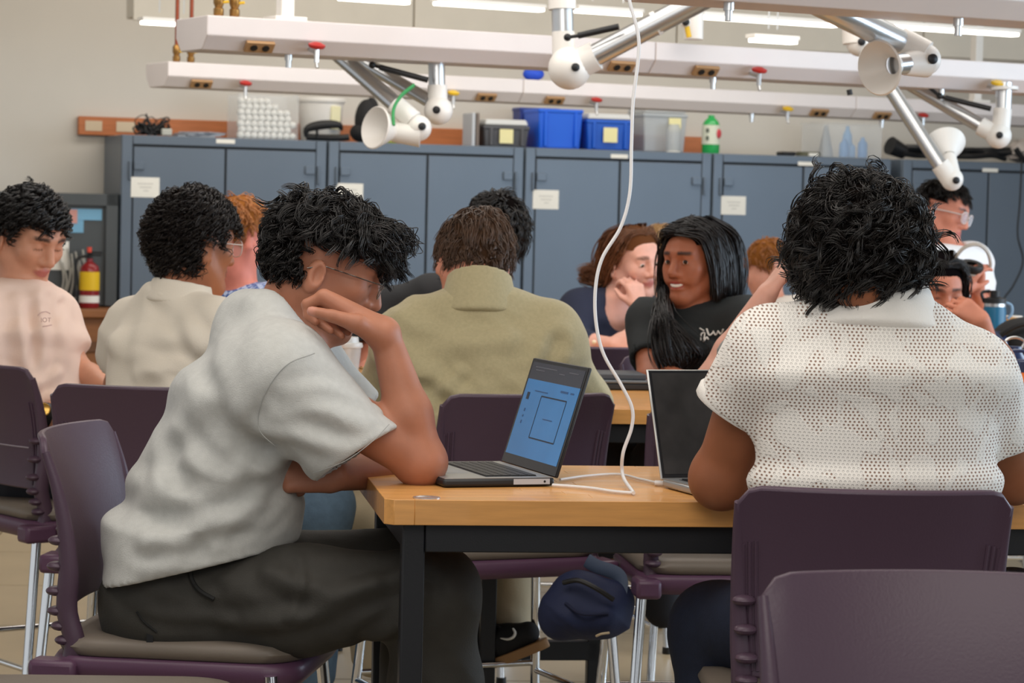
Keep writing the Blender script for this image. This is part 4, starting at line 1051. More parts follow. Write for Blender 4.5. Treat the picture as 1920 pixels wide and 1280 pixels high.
def eyes(h, parent, iris=(46, 30, 20), look=(0, 0)):
    for sd in (-1, 1):
        c = h.p(sd * .032, .0805, .012); g = MB(); g.ball(c, .0125 * h.k, 16, 10); e = build(g, 'eye', mat('eye_white', (226, 220, 214), .2), parent, world=True)
        d = unit(h.F + look[0] * h.S + look[1] * h.U); g = MB(); g.lathe([(.0070 * h.k, .0104 * h.k), (.0064 * h.k, .0116 * h.k), (.001, .0129 * h.k)], c, d, 14); build(g, 'iris', mat('iris%d' % iris[0], iris, .15), e, world=True)
def hand_prims(q, wr, d, n, side, curl=(.5, .55, .6, .65), thumb=.5, k=1.0, spread=.1):
    """wr wrist, d towards the knuckles, n palm normal, side +1 if the thumb lies along cross(d, n)"""
    d = unit(d); n = unit(np.array(n) - d * (np.array(n) @ d)); l = np.cross(d, n) * side
    kn = []
    for i in range(4):
        o = (.030, .010, -.010, -.029)[i] * k
        b = wr + d * (.082, .086, .082, .074)[i] * k + l * o; kn.append(b)
        q.rc(wr + d * .012 * k + l * o * .55, b, .0155 * k, .0120 * k, .012 * k)
    for i in range(4):
        L = (.043, .048, .045, .035)[i] * k; dirv = unit(d + l * spread * (1.5 - i) * .4); p = kn[i]; a = 0
        for sgm in range(3):
            a += curl[i] * (1.0, 1.15, .8)[sgm]
            dv = dirv * math.cos(a) + n * math.sin(a); e = p + dv * L * (1, .62, .5)[sgm]
            q.rc(p, e, (.0098, .0088, .0080)[sgm] * k, (.0090, .0082, .0068)[sgm] * k, .004 * k); p = e
    b = wr + d * .022 * k + l * .026 * k + n * .008 * k; m = b + (d * .034 + l * (.024) + n * .014 * (1 + thumb)) * k; e = m + (d * .030 + l * .006 + n * .016 * thumb * 2) * k
    q.rc(wr + d * .01 * k + l * .012 * k, b, .016 * k, .0155 * k, .012 * k); q.rc(b, m, .0145 * k, .0112 * k, .010 * k); q.rc(m, e, .0108 * k, .0085 * k, .004 * k)
# ------------------------------------------------------------------ hair
def tubes(Pth, r, ns=3):
    """Pth (N, M, 3) centre lines, r (M,) or (N, M) radii"""
    N, M, _ = Pth.shape; t = np.gradient(Pth, axis=1); t /= np.linalg.norm(t, axis=2)[..., None] + 1e-9
    ref = np.where(np.abs(t[..., 2:3]) < .9, np.array([0, 0, 1.]), np.array([1., 0, 0])); u = np.cross(ref, t); u /= np.linalg.norm(u, axis=2)[..., None] + 1e-9; w = np.cross(t, u)
    r = np.broadcast_to(r, (N, M)); V = np.zeros((N, M, ns, 3))
    for k in range(ns):
        a = 2 * math.pi * k / ns; V[:, :, k] = Pth + r[..., None] * (math.cos(a) * u + math.sin(a) * w)
    base = (np.arange(N)[:, None, None] * M + np.arange(M - 1)[None, :, None]) * ns; k = np.arange(ns)[None, None, :]; k2 = (k + 1) % ns
    f = np.stack([base + k, base + k2, base + ns + k2, base + ns + k], -1).reshape(-1, 4)
    return V.reshape(-1, 3), f
def strand_hair(h, rs, ncl, per, length, mask, flow, lift=.6, grav=.3, amp=.012, freq=9, rad=.0011, crad=.007, M=11, E=(.079, .1, .1), off=(-.008, .028), stiff=.6, wild=.15):
    E = np.array(E); roots = []
    while len(roots) < ncl:
        n = rs.randn(3); n /= np.linalg.norm(n)
        if rs.rand() < mask(n): roots.append(n)
    n = np.array(roots); gd = np.array([-(h.S[2]), -(h.F[2]), -(h.U[2])])
    p = n * E; nn = n / E; nn /= np.linalg.norm(nn, axis=1)[:, None]
    fl = np.array([flow(q) for q in n]) + rs.randn(ncl, 3) * wild; fl -= nn * (fl * nn).sum(1)[:, None]
    cd = np.clip(np.linalg.norm(n - np.array([0, -.35, .94]), axis=1) * 1.3, .0, 1)
    d = nn * (lift * (.15 + .85 * cd))[:, None] + fl; d /= np.linalg.norm(d, axis=1)[:, None] + 1e-9
    Ls = np.array([length(q) for q in n]) * (.75 + .5 * rs.rand(ncl)) * (.65 + .35 * cd); path = [p.copy()]; dirs = [d.copy()]
    for i in range(M - 1):
        tgt = fl * .5 + gd * grav * (1 + i / M); d = d * stiff + tgt * (1 - stiff); d /= np.linalg.norm(d, axis=1)[:, None] + 1e-9
        p = p + d * (Ls / (M - 1))[:, None]; r = np.linalg.norm(p / E, axis=1); mn = 1.02 + .10 * min(1, i / 4) * lift
        s = np.where(r < mn, mn / r, 1); p = p * s[:, None]; path.append(p.copy()); dirs.append(d.copy())
    path = np.stack(path, 1); dirs = np.stack(dirs, 1)
    rad0 = path / np.linalg.norm(path, axis=2)[..., None]; a = np.cross(dirs, rad0); a /= np.linalg.norm(a, axis=2)[..., None] + 1e-9; b = np.cross(dirs, a)
    tt = np.linspace(0, 1, M)[None, :, None]; ph = rs.rand(ncl, 1, 1) * 6.28; fq = freq * (.7 + .6 * rs.rand(ncl, 1, 1)); am = amp * (.6 + .8 * rs.rand(ncl, 1, 1))
    out = []
    for j in range(per):
        o1 = rs.randn(ncl, 1, 1) * crad; o2 = rs.randn(ncl, 1, 1) * crad; pj = ph + rs.randn(ncl, 1, 1) * .25
        env = np.clip(tt * 3, 0, 1)
        out.append(path + a * (am * env * np.cos(fq * tt + pj) + o1 * (1 - .55 * tt)) + b * (am * env * np.sin(fq * tt + pj) * .7 + o2 * (1 - .55 * tt)))
    Q = np.concatenate(out, 0) ; Q[..., 1] += off[0]; Q[..., 2] += off[1]
    r = rad * np.array([1] * (M - 3) + [.8, .55, .2]); V, f = tubes(Q, r)
    return h.c + h.k * (V @ h.R), f
def scalp(h, mask, E=(.079, .1, .1), off=(-.008, .028), grow=1.04, n=44, m=30, bumpy=0.0, rs=None):
    v = []; f = []
    for i in range(m + 1):
        th = math.pi * i / m
        for k in range(n):
            ph = 2 * math.pi * k / n; v.append((math.sin(th) * math.cos(ph), math.sin(th) * math.sin(ph), math.cos(th)))
    v = np.array(v)
    for i in range(m):
        for k in range(n):
            q = (i * n + k, (i + 1) * n + k, (i + 1) * n + (k + 1) % n, i * n + (k + 1) % n); c = v[list(q)].mean(0)
            if mask(c / np.linalg.norm(c)) > .3: f.append(q)
    w = v * np.array(E) * grow
    if bumpy: w = w * (1 + bumpy * (vnoise(v * 5 + 3) - .5)[:, None])
    w = w + np.array([0, off[0], off[1]])
    return h.c + h.k * (w @ h.R), np.array(f)
def join(*vf):
    V = []; Fq = []; o = 0
    for v, f in vf: V.append(v); Fq.append(f + o); o += len(v)
    return np.concatenate(V), np.concatenate(Fq)
def std_mask(front=.50, nape=-.62, side=-.1):
    def m(n):
        s, f, u = n
        if f > .30 and u < front - .25 * abs(s): return 0
        if f > -.15 and u < side: return 0
        if u < nape: return 0
        return 1
    return m
def crown_flow(fwd=0., side=0.):
    def fl(n):
        c = np.array([0, -.35, .94]); t = n - c; t = t - n * (t @ n); L = np.linalg.norm(t); t = t / L if L > 1e-6 else t
        return t * min(1, L * 2.5) + np.array([side, fwd + .5 * max(0, 1 - L * 2.5), 0])
    return fl
def hair_mat(name, rgb, rough=.38): return mat(name, rgb, rough, var=.25, vscale=60, spec=.6)
def fringe(rs, guides, n, spread, M=16, rad=.0012, amp=.006, freq=8):
    """locks along hand-placed guide polylines (world points)"""
    out = []
    for g in guides:
        b = spline(g, M); t = np.linspace(0, 1, M)[:, None]
        for j in range(n):
            o = rs.randn(3) * spread; ph = rs.rand(3) * 6.28; a = amp * (.5 + rs.rand())
            out.append(b + o * (.45 + .55 * np.sin(math.pi * t * .8)) + a * np.clip(t * 3, 0, 1) * np.sin(freq * t * (.8 + .4 * rs.rand()) + ph))
    Q = np.array(out); r = rad * np.array([1] * (M - 3) + [.8, .55, .25]); return tubes(Q, r)
def glasses(h, parent, m, w=.05, hgt=.038, r=.0012, lensm=None, y=.112):
    fr = MB(); 
    for sd in (-1, 1):
        c = np.array([sd * .034, y, .008]); pts = []
        for k in range(25):
            a = 2 * math.pi * k / 24; x = c[0] + w / 2 * np.sign(math.cos(a)) * abs(math.cos(a)) ** .7; z = c[2] + hgt / 2 * np.sign(math.sin(a)) * abs(math.sin(a)) ** .7; pts.append(h.p(x, y - .006 * (abs(x) / .06) ** 2, z))
        fr.tube(pts, r, 6, cap=False)
        fr.tube([h.p(sd * .060, y - .006, .016), h.p(sd * .079, .05, .010), h.p(sd * .084, -.005, .004), h.p(sd * .083, -.03, -.012)], r * 1.1, 6)
    fr.tube([h.p(-.010, y, .012), h.p(0, y + .003, .015), h.p(.010, y, .012)], r, 6)
    o = build(fr, 'glasses', m, parent, world=True)
    for sd in (-1, 1):
        g = MB(); c = h.p(sd * .034, y - .002, .008); g.ball(c, np.array((w / 2 * .97, .0012, hgt / 2 * .97)) * h.k, 18, 8, h.R.T); build(g, 'lens', lensm or mat('clear_lens', (235, 240, 245), .05, alpha=.14), o, world=True)
    return o
def sleeve(q, sh, el, r0, r1, frac, k=.04, hollow=True, n=None):
    sh = np.array(sh); el = np.array(el); c = sh + (el - sh) * frac; r = r0 + (r1 - r0) * frac
    pr = _rc(sh, el, r0, r1)
    q.u(_cut(pr, c, el - sh if n is None else n, (r - .007, .03) if hollow else None), k)
def person(label, base, group='students in the room'):
    return thing('person', label, 'person', base, 0)

def put_hair(pieces, m, t):
    """strands as the hair part, the dense matte under-layer (first piece) as its sub-part"""
    if len(pieces) == 1: return put('hair', pieces[0][0], pieces[0][1], m, t)
    vv, ff = join(*pieces[1:]); o = put('hair', vv, ff, m, t)
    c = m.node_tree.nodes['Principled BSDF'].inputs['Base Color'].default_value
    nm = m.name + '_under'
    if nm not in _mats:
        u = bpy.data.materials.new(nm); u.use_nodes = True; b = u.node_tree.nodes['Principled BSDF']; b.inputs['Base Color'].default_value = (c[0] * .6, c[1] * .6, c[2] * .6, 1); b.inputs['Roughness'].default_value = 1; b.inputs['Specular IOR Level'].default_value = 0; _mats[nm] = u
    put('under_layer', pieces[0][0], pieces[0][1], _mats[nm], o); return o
# ================================================================== the two near sitters
def V(r, u, d): return r * _R + u * _U + d * _fw
# ---- sitter in the grey T-shirt, head propped on his fist
SK_A = (172, 114, 88)
hA = Head(P(608, 503, 4.93), V(.90, -.42, .10), V(.42, .90, .0), 1.03)
pA = person('sitter in a grey T-shirt resting the head on a fist, left foreground', (P(330, 1100, 4.92)[0], P(330, 1100, 4.92)[1], .617))
q = SDF(); hA.sdf(q)
nb = P(512, 645, 4.93)
q.rc(nb, hA.p(0, -.03, -.055), .060, .056, .03); q.rc(P(500, 660, 4.93), P(560, 655, 4.9), .06, .05, .04)
chest = P(455, 770, 4.92); shR = P(535, 705, 4.74); shL = P(560, 690, 5.12)
sideA = unit(shL - shR)
q.u(_ec(P(385, 1010, 4.93), P(400, 930, 4.92), (.13, .10), (.155, .12), sideA), .05); q.u(_ec(P(400, 930, 4.92), chest, (.155, .12), (.165, .11), sideA), .05); q.u(_ec(chest, P(495, 665, 4.93), (.165, .11), (.13, .075), sideA), .05)
elR = P(792, 866, 4.785); wrR = P(722, 628, 4.775)
q.rc(shR, elR, .055, .042, .02); q.rc(elR + V(-.01, -.004, 0), elR + V(.004, .0, 0), .042, .040, .015)
fm = elR + (wrR - elR) * .38
q.rc(elR, fm, .042, .041, .012); q.rc(fm, wrR, .042, .0275, .02)
# fist: back of hand, four curled fingers, thumb along the near side
kn = [P(607, 556, 4.755), P(622, 566, 4.775), P(640, 583, 4.795), P(658, 600, 4.81)]
for i, kp in enumerate(kn):
    q.rc(wrR + V(-.004, .004, .008 * i - .01), kp, .024, .0150, .016)
fing = [[(575, 570, 4.758), (578, 592, 4.758), (592, 604, 4.752)], [(592, 583, 4.78), (602, 606, 4.768), (620, 620, 4.755)], [(615, 600, 4.80), (626, 619, 4.78), (641, 630, 4.765)], [(636, 606, 4.815), (644, 618, 4.80), (652, 624, 4.785)]]
for i in range(4):
    p0 = kn[i]
    for j, (x, y, d) in enumerate(fing[i]):
        p1 = P(x, y, d); q.rc(p0, p1, (.0125, .0098, .0088)[j], (.0100, .0088, .0072)[j], .004); p0 = p1
tb = [wrR + V(-.012, -.002, -.018), P(668, 606, 4.725), P(622, 592, 4.712), P(584, 583, 4.722)]
q.rc(tb[0], tb[1], .021, .0165, .014); q.rc(tb[1], tb[2], .0160, .0118, .010); q.rc(tb[2], tb[3], .0116, .0092, .004)
# left arm lying on the table, hand tucked below the right sleeve
elL = P(748, 872, 5.02); wrL = P(632, 890, 4.85)
q.rc(shL, elL, .055, .046, .04); q.rc(elL, wrL, .046, .030, .02)
hd = unit(P(560, 880, 4.84) - wrL)
hand_prims(q, wrL, hd, V(.1, -.35, 1), -1, (1.15, 1.2, 1.25, 1.25), .9, 1.15)
v, f = q.mesh(.0042); v = lap(v, f, 1, .3)
tn = hA.tint(v, SK_A, (170, 86, 74), (26, 20, 18), .9, ((112, 76, 58), .35))
for tp, c in ((tb[3], (222, 158, 140)), (P(592, 603, 4.782), (205, 120, 110)), (P(620, 617, 4.788), (205, 118, 108)), (P(640, 626, 4.80), (200, 110, 100))):
    m = np.clip(1.5 - np.linalg.norm(v - tp, axis=1) / .011, 0, 1)[:, None] * .8; tn = tn * (1 - m) + np.array(lin(c)[:3]) * m
put('body', v, f, M_skin, pA, tn)
# T-shirt
M_teeA = mat('grey_jersey', (186, 186, 182), .85, var=.05, vscale=70, bump=.3, bscale=420, sheen=.15)
q = SDF()
q.u(_ec(P(272, 1140, 4.92), P(305, 1000, 4.92), (.20, .078), (.20, .115), sideA, .4), .06)
q.u(_ec(P(385, 1050, 4.92), P(402, 930, 4.92), (.195, .165), (.19, .160), sideA, .35), .05); q.u(_ec(P(402, 930, 4.92), P(462, 768, 4.92), (.19, .160), (.20, .132), sideA), .05)
q.u(_ec(P(462, 768, 4.92), P(500, 655, 4.93), (.20, .132), (.15, .095), sideA), .06)
q.rc(P(520, 690, 4.78), P(548, 678, 5.08), .085, .085, .06)
cutn = V(95, -145, -10); cutp = P(668, 853, 4.755)
q.u(_cut(_rc(P(530, 715, 4.745), P(700, 880, 4.75), .098, .088), cutp, cutn, (.078, .03)), .05)
q.u(_cut(_rc(P(560, 700, 5.10), P(690, 830, 5.06), .085, .08), P(660, 800, 5.07), V(1, -.8, 0), None), .05)
q.rc(P(470, 610, 4.93), P(500, 600, 4.88), .07, .06, .04)
q.sub(_rc(P(535, 628, 4.93), hA.p(0, -.025, -.03), .066, .070), .012)
q.clip(P(250, 1106, 4.92), V(.24, -.97, 0))
# belly hem rises towards the front
q.clip(P(450, 1040, 4.9), V(.22, -.975, 0))
v, f = q.mesh(.0055); n = vnormals(v, f)
def away(v, planes):
    w = np.ones(len(v))
    for p, nn, rad in planes:
        d = np.abs((v - p) @ unit(nn)); w = np.minimum(w, np.where(np.linalg.norm(v - p, axis=1) < rad, np.clip(d / .035 - .15, 0, 1), 1))
    return w
wA = away(v, ((cutp, cutn, .14), (P(250, 1106, 4.92), V(.24, -.97, 0), .4), (P(450, 1040, 4.9), V(.22, -.975, 0), .4)))
def fold_line(v, n, pts, wid, amp, wt=1.0):
    """one long soft crease along a polyline on the near side of the cloth"""
    L = spline(pts, 40); d = np.full(len(v), 9.); 
    for a in L: d = np.minimum(d, np.linalg.norm((v - a) * np.array([1, .35, 1]), axis=1))
    return v + n * (amp * (np.exp(-(d / wid) ** 2) - .7 * np.exp(-((d - wid * 2.0) / wid) ** 2)) * wt)[:, None]
for pts, w, a in (([P(500, 800, 4.72), P(560, 810, 4.68), P(640, 850, 4.66), P(690, 862, 4.68)], .016, .009), ([P(520, 770, 4.7), P(600, 770, 4.65), P(690, 800, 4.66)], .016, .008), ([P(540, 735, 4.68), P(620, 735, 4.65), P(715, 775, 4.68)], .014, .006),
                 ([P(490, 840, 4.72), P(430, 800, 4.72), P(400, 720, 4.76)], .02, -.009), ([P(480, 880, 4.74), P(420, 900, 4.72), P(350, 860, 4.74)], .02, .010), ([P(520, 880, 4.74), P(470, 960, 4.72), P(360, 1000, 4.72), P(280, 1010, 4.75)], .018, .011),
                 ([P(540, 940, 4.76), P(470, 1010, 4.72), P(400, 1030, 4.72)], .014, .009), ([P(330, 850, 4.76), P(340, 940, 4.74), P(300, 1040, 4.76)], .02, -.008), ([P(420, 640, 4.78), P(400, 720, 4.76), P(340, 800, 4.78)], .022, .006), ([P(560, 900, 4.78), P(520, 990, 4.74), P(440, 1015, 4.72)], .012, -.007), ([P(300, 900, 4.78), P(260, 980, 4.8), P(230, 1060, 4.84)], .018, .007)):
    v = fold_line(v, n, pts, w, a, wA)
v = folds(v, n, .007, V(.75, .6, 0), 12, 2.5, 3, wt=wA); v = lap(v, f, 2, .4)
sh = put('t_shirt', v, f, M_teeA, pA)
# rib collar, sleeve and hem stitching
q = SDF(); ax_ = unit(hA.p(0, -.03, -.055) - nb); prs = _ec(nb + ax_ * .005, nb + ax_ * .06, (.088, .086), (.072, .070), sideA, .2); q.u(_cut(prs, nb + ax_ * .042, ax_), .006); q.sub(_ec(nb, nb + ax_ * .12, (.066, .063), (.066, .063), sideA, .2), .003)
vc, fc = q.mesh(.0045); put('collar', vc, fc, mat('grey_rib', (178, 178, 174), .9, bump=.3, bscale=300), sh)
g = MB(); M_seam = mat('grey_seam', (158, 159, 156), .9)
def surf_curve(v, pts, lift, r, name, m, par, ns=60, ds=_fw):
    """tube laid on the cloth: each sample is moved to the nearest front vertex"""
    L = spline(pts, ns); out = []
    for a in L:
        d = v - a; dp = d @ ds; lat = np.linalg.norm(d - dp[:, None] * ds, axis=1); m_ = lat < .012
        if not m_.any(): continue
        k = np.where(m_)[0][np.argmin(dp[m_])]; out.append(a + ds * (dp[k] - lift))
    if len(out) < 4: return None
    out = np.array(out)
    for _ in range(3): out[1:-1] = (out[:-2] + out[1:-1] * 2 + out[2:]) / 4
    g = MB(); g.tube(out, r, 6); return build(g, name, m, par, world=True)
surf_curve(v, [P(592, 662, 4.7), P(540, 685, 4.7), P(500, 740, 4.7), P(487, 800, 4.7), P(520, 838, 4.7)], .0002, .0009, 'armhole_seam', M_seam, sh)
surf_curve(v, [P(730, 795, 4.7), P(700, 826, 4.7), P(650, 862, 4.7), P(588, 886, 4.7)], .0001, .0007, 'cuff_stitch', M_seam, sh)
# trousers
M_trA = mat('charcoal_twill', (58, 56, 52), .7, var=.06, vscale=40, bump=.25, bscale=380, spec=.3)
q = SDF()
q.rc(P(290, 1140, 4.87), P(300, 1135, 5.0), .105, .105, .05); q.rc(P(335, 1090, 4.89), P(345, 1085, 4.98), .11, .11, .06)
kR = P(812, 1112, 4.80); q.rc(P(330, 1128, 4.865), P(560, 1127, 4.80), .100, .092, .05); q.rc(P(560, 1125, 4.79), kR, .092, .076, .05); q.rc(kR, P(815, 1290, 4.84), .078, .080, .05); q.rc(P(815, 1290, 4.84), P(800, 1560, 4.86), .08, .085, .04)
kL = P(790, 1062, 5.05); q.rc(P(340, 1100, 5.02), kL, .10, .074, .05); q.rc(kL, P(780, 1500, 5.05), .074, .08, .05)
v, f = q.mesh(.007); n = vnormals(v, f)
for pts, w, a in (([P(330, 1040, 4.74), P(345, 1080, 4.72), P(385, 1120, 4.70)], .012, .010), ([P(500, 1075, 4.70), P(600, 1110, 4.69), P(720, 1090, 4.7), P(800, 1060, 4.72)], .016, .008), ([P(420, 1180, 4.7), P(560, 1160, 4.69), P(700, 1100, 4.70)], .016, .008), ([P(700, 1210, 4.72), P(760, 1160, 4.72), P(790, 1110, 4.72)], .014, .010), ([P(560, 1045, 4.72), P(568, 1100, 4.69), P(540, 1160, 4.7)], .007, .005), ([P(230, 1130, 4.72), P(300, 1160, 4.71), P(420, 1170, 4.70)], .012, .007)):
    v = fold_line(v, n, pts, w, a)
v = folds(v, n, .010, V(.6, .8, 0), 12, 4, 9); v = lap(v, f, 1, .4)
tr = put('trousers', v, f, M_trA, pA)
surf_curve(v, [P(345, 1055, 4.7), P(352, 1090, 4.7), P(368, 1112, 4.7), P(396, 1128, 4.7)], .001, .0045, 'pocket_edge', mat('pocket_dark', (24, 24, 24), .8), tr)
surf_curve(v, [P(248, 1152, 4.7), P(262, 1172, 4.7), P(286, 1192, 4.7)], .001, .0022, 'back_pocket_seam', mat('pocket_dark', (0, 0, 0)), tr)
g = MB(); a = P(277, 1204, 4.7); k = np.argmin(np.linalg.norm((v - P(277, 1204, 4.72)) * np.array([1, .3, 1]), axis=1)); g.box(v[k] - _fw * .002, (.012, .003, .022)); build(g, 'label_tab', M_black, tr, world=True)
for kx, yy, D in ((812, 1500, 4.86), (790, 1480, 5.05)):
    pass
# shoes on the foot rail (below the picture)
for px, D in ((850, 4.86), (830, 5.06)):
    c = P(px, 1500, D); g = MB(); g.ball((c[0] + .05, c[1], .27), (.14, .05, .05), 16, 10); build(g, 'shoe', M_black, pA, world=True)
# hair
rs = np.random.RandomState(11)
def maskA(n):
    s, f, u = n
    if f > .42 and u < .62: return 0
    if f > -.05 and u < .30: return 0
    if f > -.42 and u < .16: return 0
    if u < -.66: return 0
    if u < -.45: return .6
    return 1
M_hA = hair_mat('hair_black', (24, 20, 19))
ln = lambda n: (.026 if abs(n[0]) > .72 and n[2] < .45 and n[1] > -.5 else .045 + .045 * max(0, n[2]) + .03 * max(0, n[1])) if n[2] > -.25 else .040
EA_ = (.080, .108, .100); hp = [scalp(hA, maskA, grow=1.03, E=EA_)]
hp.append(strand_hair(hA, rs, 460, 9, ln, maskA, crown_flow(.45), .55, .06, .010, 8, .0010, .0055, M=12, wild=.45, E=EA_))
hp.append(strand_hair(hA, rs, 90, 8, lambda n: .075, lambda n: 1.0 if n[1] > .1 and n[2] > .5 else 0, crown_flow(.9), .7, .02, .011, 8, .0010, .005, M=13))
hp.append(strand_hair(hA, rs, 50, 2, lambda n: .07, lambda n: 1.0 if n[2] > .45 else 0, crown_flow(.3), .5, .1, .016, 11, .0006, .004, M=13))
hp.append(fringe(rs, [[hA.p(.05, .05, .10), hA.p(.05, .085, .118), hA.p(.045, .112, .110), hA.p(.05, .118, .092)], [hA.p(.03, .06, .11), hA.p(.03, .095, .125), hA.p(.025, .125, .112), hA.p(.03, .130, .092)], [hA.p(.062, .03, .09), hA.p(.072, .065, .10), hA.p(.068, .095, .092), hA.p(.064, .104, .078)], [hA.p(.0, .06, .11), hA.p(0, .10, .122), hA.p(-.01, .128, .105)]], 26, .007, rad=.0010, amp=.007))
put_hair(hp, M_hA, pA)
glasses(hA, pA, mat('glasses_metal', (120, 116, 112), .25, metal=.9), .050, .036)

# ---- sitter in the white lace-knit shirt, seen from behind
def knit_mat():
    m = mat('lace_knit', (236, 230, 222), .8, sheen=.2); nt = m.node_tree; b = nt.nodes['Principled BSDF']
    tc = nt.nodes.new('ShaderNodeTexCoord'); sx = nt.nodes.new('ShaderNodeSeparateXYZ'); nt.links.new(tc.outputs['Object'], sx.inputs[0])
    def math_(op, a, b_=None, c=None):
        n = nt.nodes.new('ShaderNodeMath'); n.operation = op
        for i, x in enumerate((a, b_, c)):
            if x is None: continue
            if isinstance(x, (int, float)): n.inputs[i].default_value = x
            else: nt.links.new(x, n.inputs[i])
        return n.outputs[0]
    px, pz = .0072, .0054
    row = math_('FLOOR', math_('DIVIDE', sx.outputs['Z'], pz)); odd = math_('MODULO', math_('ABSOLUTE', row), 2.0)
    u = math_('SUBTRACT', math_('FRACT', math_('ADD', math_('DIVIDE', sx.outputs['X'], px), math_('MULTIPLY', odd, .35))), .5)
    w = math_('SUBTRACT', math_('FRACT', math_('DIVIDE', sx.outputs['Z'], pz)), .5)
    d = math_('SQRT', math_('ADD', math_('POWER', math_('MULTIPLY', u, 1.25), 2.0), math_('POWER', math_('MULTIPLY', w, 1.0), 2.0)))
    hole = nt.nodes.new('ShaderNodeMapRange'); hole.inputs[1].default_value = .20; hole.inputs[2].default_value = .34; hole.inputs[3].default_value = 1; hole.inputs[4].default_value = 0; nt.links.new(d, hole.inputs[0])
    # leaf motifs: solid areas where a warped cell field is high
    mp = nt.nodes.new('ShaderNodeMapping'); mp.inputs['Scale'].default_value = (1, .25, .8); nt.links.new(tc.outputs['Object'], mp.inputs[0])
    nz = nt.nodes.new('ShaderNodeTexNoise'); nz.inputs['Scale'].default_value = 13; nz.inputs['Detail'].default_value = 1.5; nz.inputs['Distortion'].default_value = 2.2; nt.links.new(mp.outputs[0], nz.inputs['Vector'])
    sol = nt.nodes.new('ShaderNodeMapRange'); sol.inputs[1].default_value = .50; sol.inputs[2].default_value = .53; nt.links.new(nz.outputs['Fac'], sol.inputs[0])
    # plain areas: collar, cuffs handled by other meshes
    msk = math_('MULTIPLY', hole.outputs[0], math_('SUBTRACT', 1.0, sol.outputs[0]))
    mix = nt.nodes.new('ShaderNodeMix'); mix.data_type = 'RGBA'; mix.inputs[6].default_value = lin((234, 229, 222)); mix.inputs[7].default_value = lin((150, 116, 98)); nt.links.new(msk, mix.inputs[0]); nt.links.new(mix.outputs[2], b.inputs['Base Color'])
    bp = nt.nodes.new('ShaderNodeBump'); bp.inputs['Strength'].default_value = .9; bp.inputs['Distance'].default_value = .002
    hh = math_('SUBTRACT', math_('MULTIPLY', sol.outputs[0], .35), hole.outputs[0]); nt.links.new(hh, bp.inputs['Height']); nt.links.new(bp.outputs[0], b.inputs['Normal'])
    return m
SK_B = (150, 92, 62)
hB = Head(P(1612, 474, 4.42), V(.16, -.26, .95), V(.02, .95, .26), .97)
pB = person('curly-haired sitter in a white lace-knit shirt seen from behind', (P(1640, 1100, 4.4)[0], P(1640, 1100, 4.4)[1], .617))
q = SDF(); hB.sdf(q)
nbB = P(1640, 585, 4.43); shlB = P(1438, 655, 4.44); shrB = P(1830, 702, 4.44); sB = unit(shrB - shlB)
q.rc(nbB, hB.p(0, -.03, -.06), .062, .058, .03)
q.u(_ec(P(1640, 1120, 4.42), P(1640, 900, 4.42), (.15, .10), (.165, .10), sB), .05); q.u(_ec(P(1640, 900, 4.42), P(1640, 660, 4.44), (.165, .10), (.19, .10), sB), .05); q.rc(shlB, shrB, .06, .06, .05)
eB1 = P(1352, 896, 4.56); wB1 = P(1520, 872, 4.78)
q.rc(shlB, eB1, .058, .048, .04); q.rc(eB1, eB1 + V(.0, 0, .01), .048, .046, .02); q.rc(eB1, eB1 + (wB1 - eB1) * .4, .048, .043, .03); q.rc(eB1 + (wB1 - eB1) * .4, wB1, .043, .029, .02)
hand_prims(q, wB1, unit(P(1600, 868, 4.86) - wB1), V(0, -1, 0), 1, (.3, .3, .35, .35), .3)
eB2 = P(1900, 890, 4.60); wB2 = P(1800, 870, 4.84)
q.rc(shrB, eB2, .058, .048, .04); q.rc(eB2, wB2, .046, .029, .03); hand_prims(q, wB2, unit(P(1720, 868, 4.9) - wB2), V(0, -1, 0), -1, (.3, .3, .35, .35), .3)
v, f = q.mesh(.0055); put('body', v, f, M_skin, pB, hB.tint(v, SK_B, (130, 70, 60), (24, 18, 16)))
M_knit = knit_mat(); M_rib = mat('white_rib_knit', (236, 231, 224), .8, bump=.25, bscale=300, sheen=.2)
q = SDF()
q.u(_ec(P(1640, 1080, 4.42), P(1640, 900, 4.42), (.185, .125), (.198, .128), sB, .3), .04); q.u(_ec(P(1640, 900, 4.42), P(1640, 720, 4.43), (.198, .128), (.215, .135), sB), .05)
q.u(_ec(P(1640, 720, 4.43), P(1638, 620, 4.45), (.215, .135), (.13, .095), sB), .06)
q.rc(P(1460, 652, 4.44), P(1640, 662, 4.44), .073, .08, .06); q.rc(P(1640, 662, 4.44), P(1806, 694, 4.44), .08, .068, .06); q.rc(P(1575, 598, 4.44), P(1690, 612, 4.44), .055, .05, .06)
c1 = P(1378, 778, 4.497); n1 = V(-.50, -.82, .2); c2 = P(1866, 838, 4.525); n2 = V(.25, -.95, .2)
q.u(_cut(_rc(P(1447, 668, 4.44), P(1328, 860, 4.54), .084, .074), c1, n1, (.066, .03)), .022); q.u(_cut(_rc(P(1814, 706, 4.44), P(1882, 880, 4.55), .080, .072), c2, n2, (.064, .03)), .022)
q.sub(_rc(nbB + V(0, .035, -.03), hB.p(0, -.01, -.04), .058, .062), .015)
v, f = q.mesh(.006); n = vnormals(v, f)
v = folds(v, n, .008, V(.9, .3, 0), 7, 3, 5); v = lap(v, f, 2, .4)
shB = put('knit_shirt', v, f, M_knit, pB)
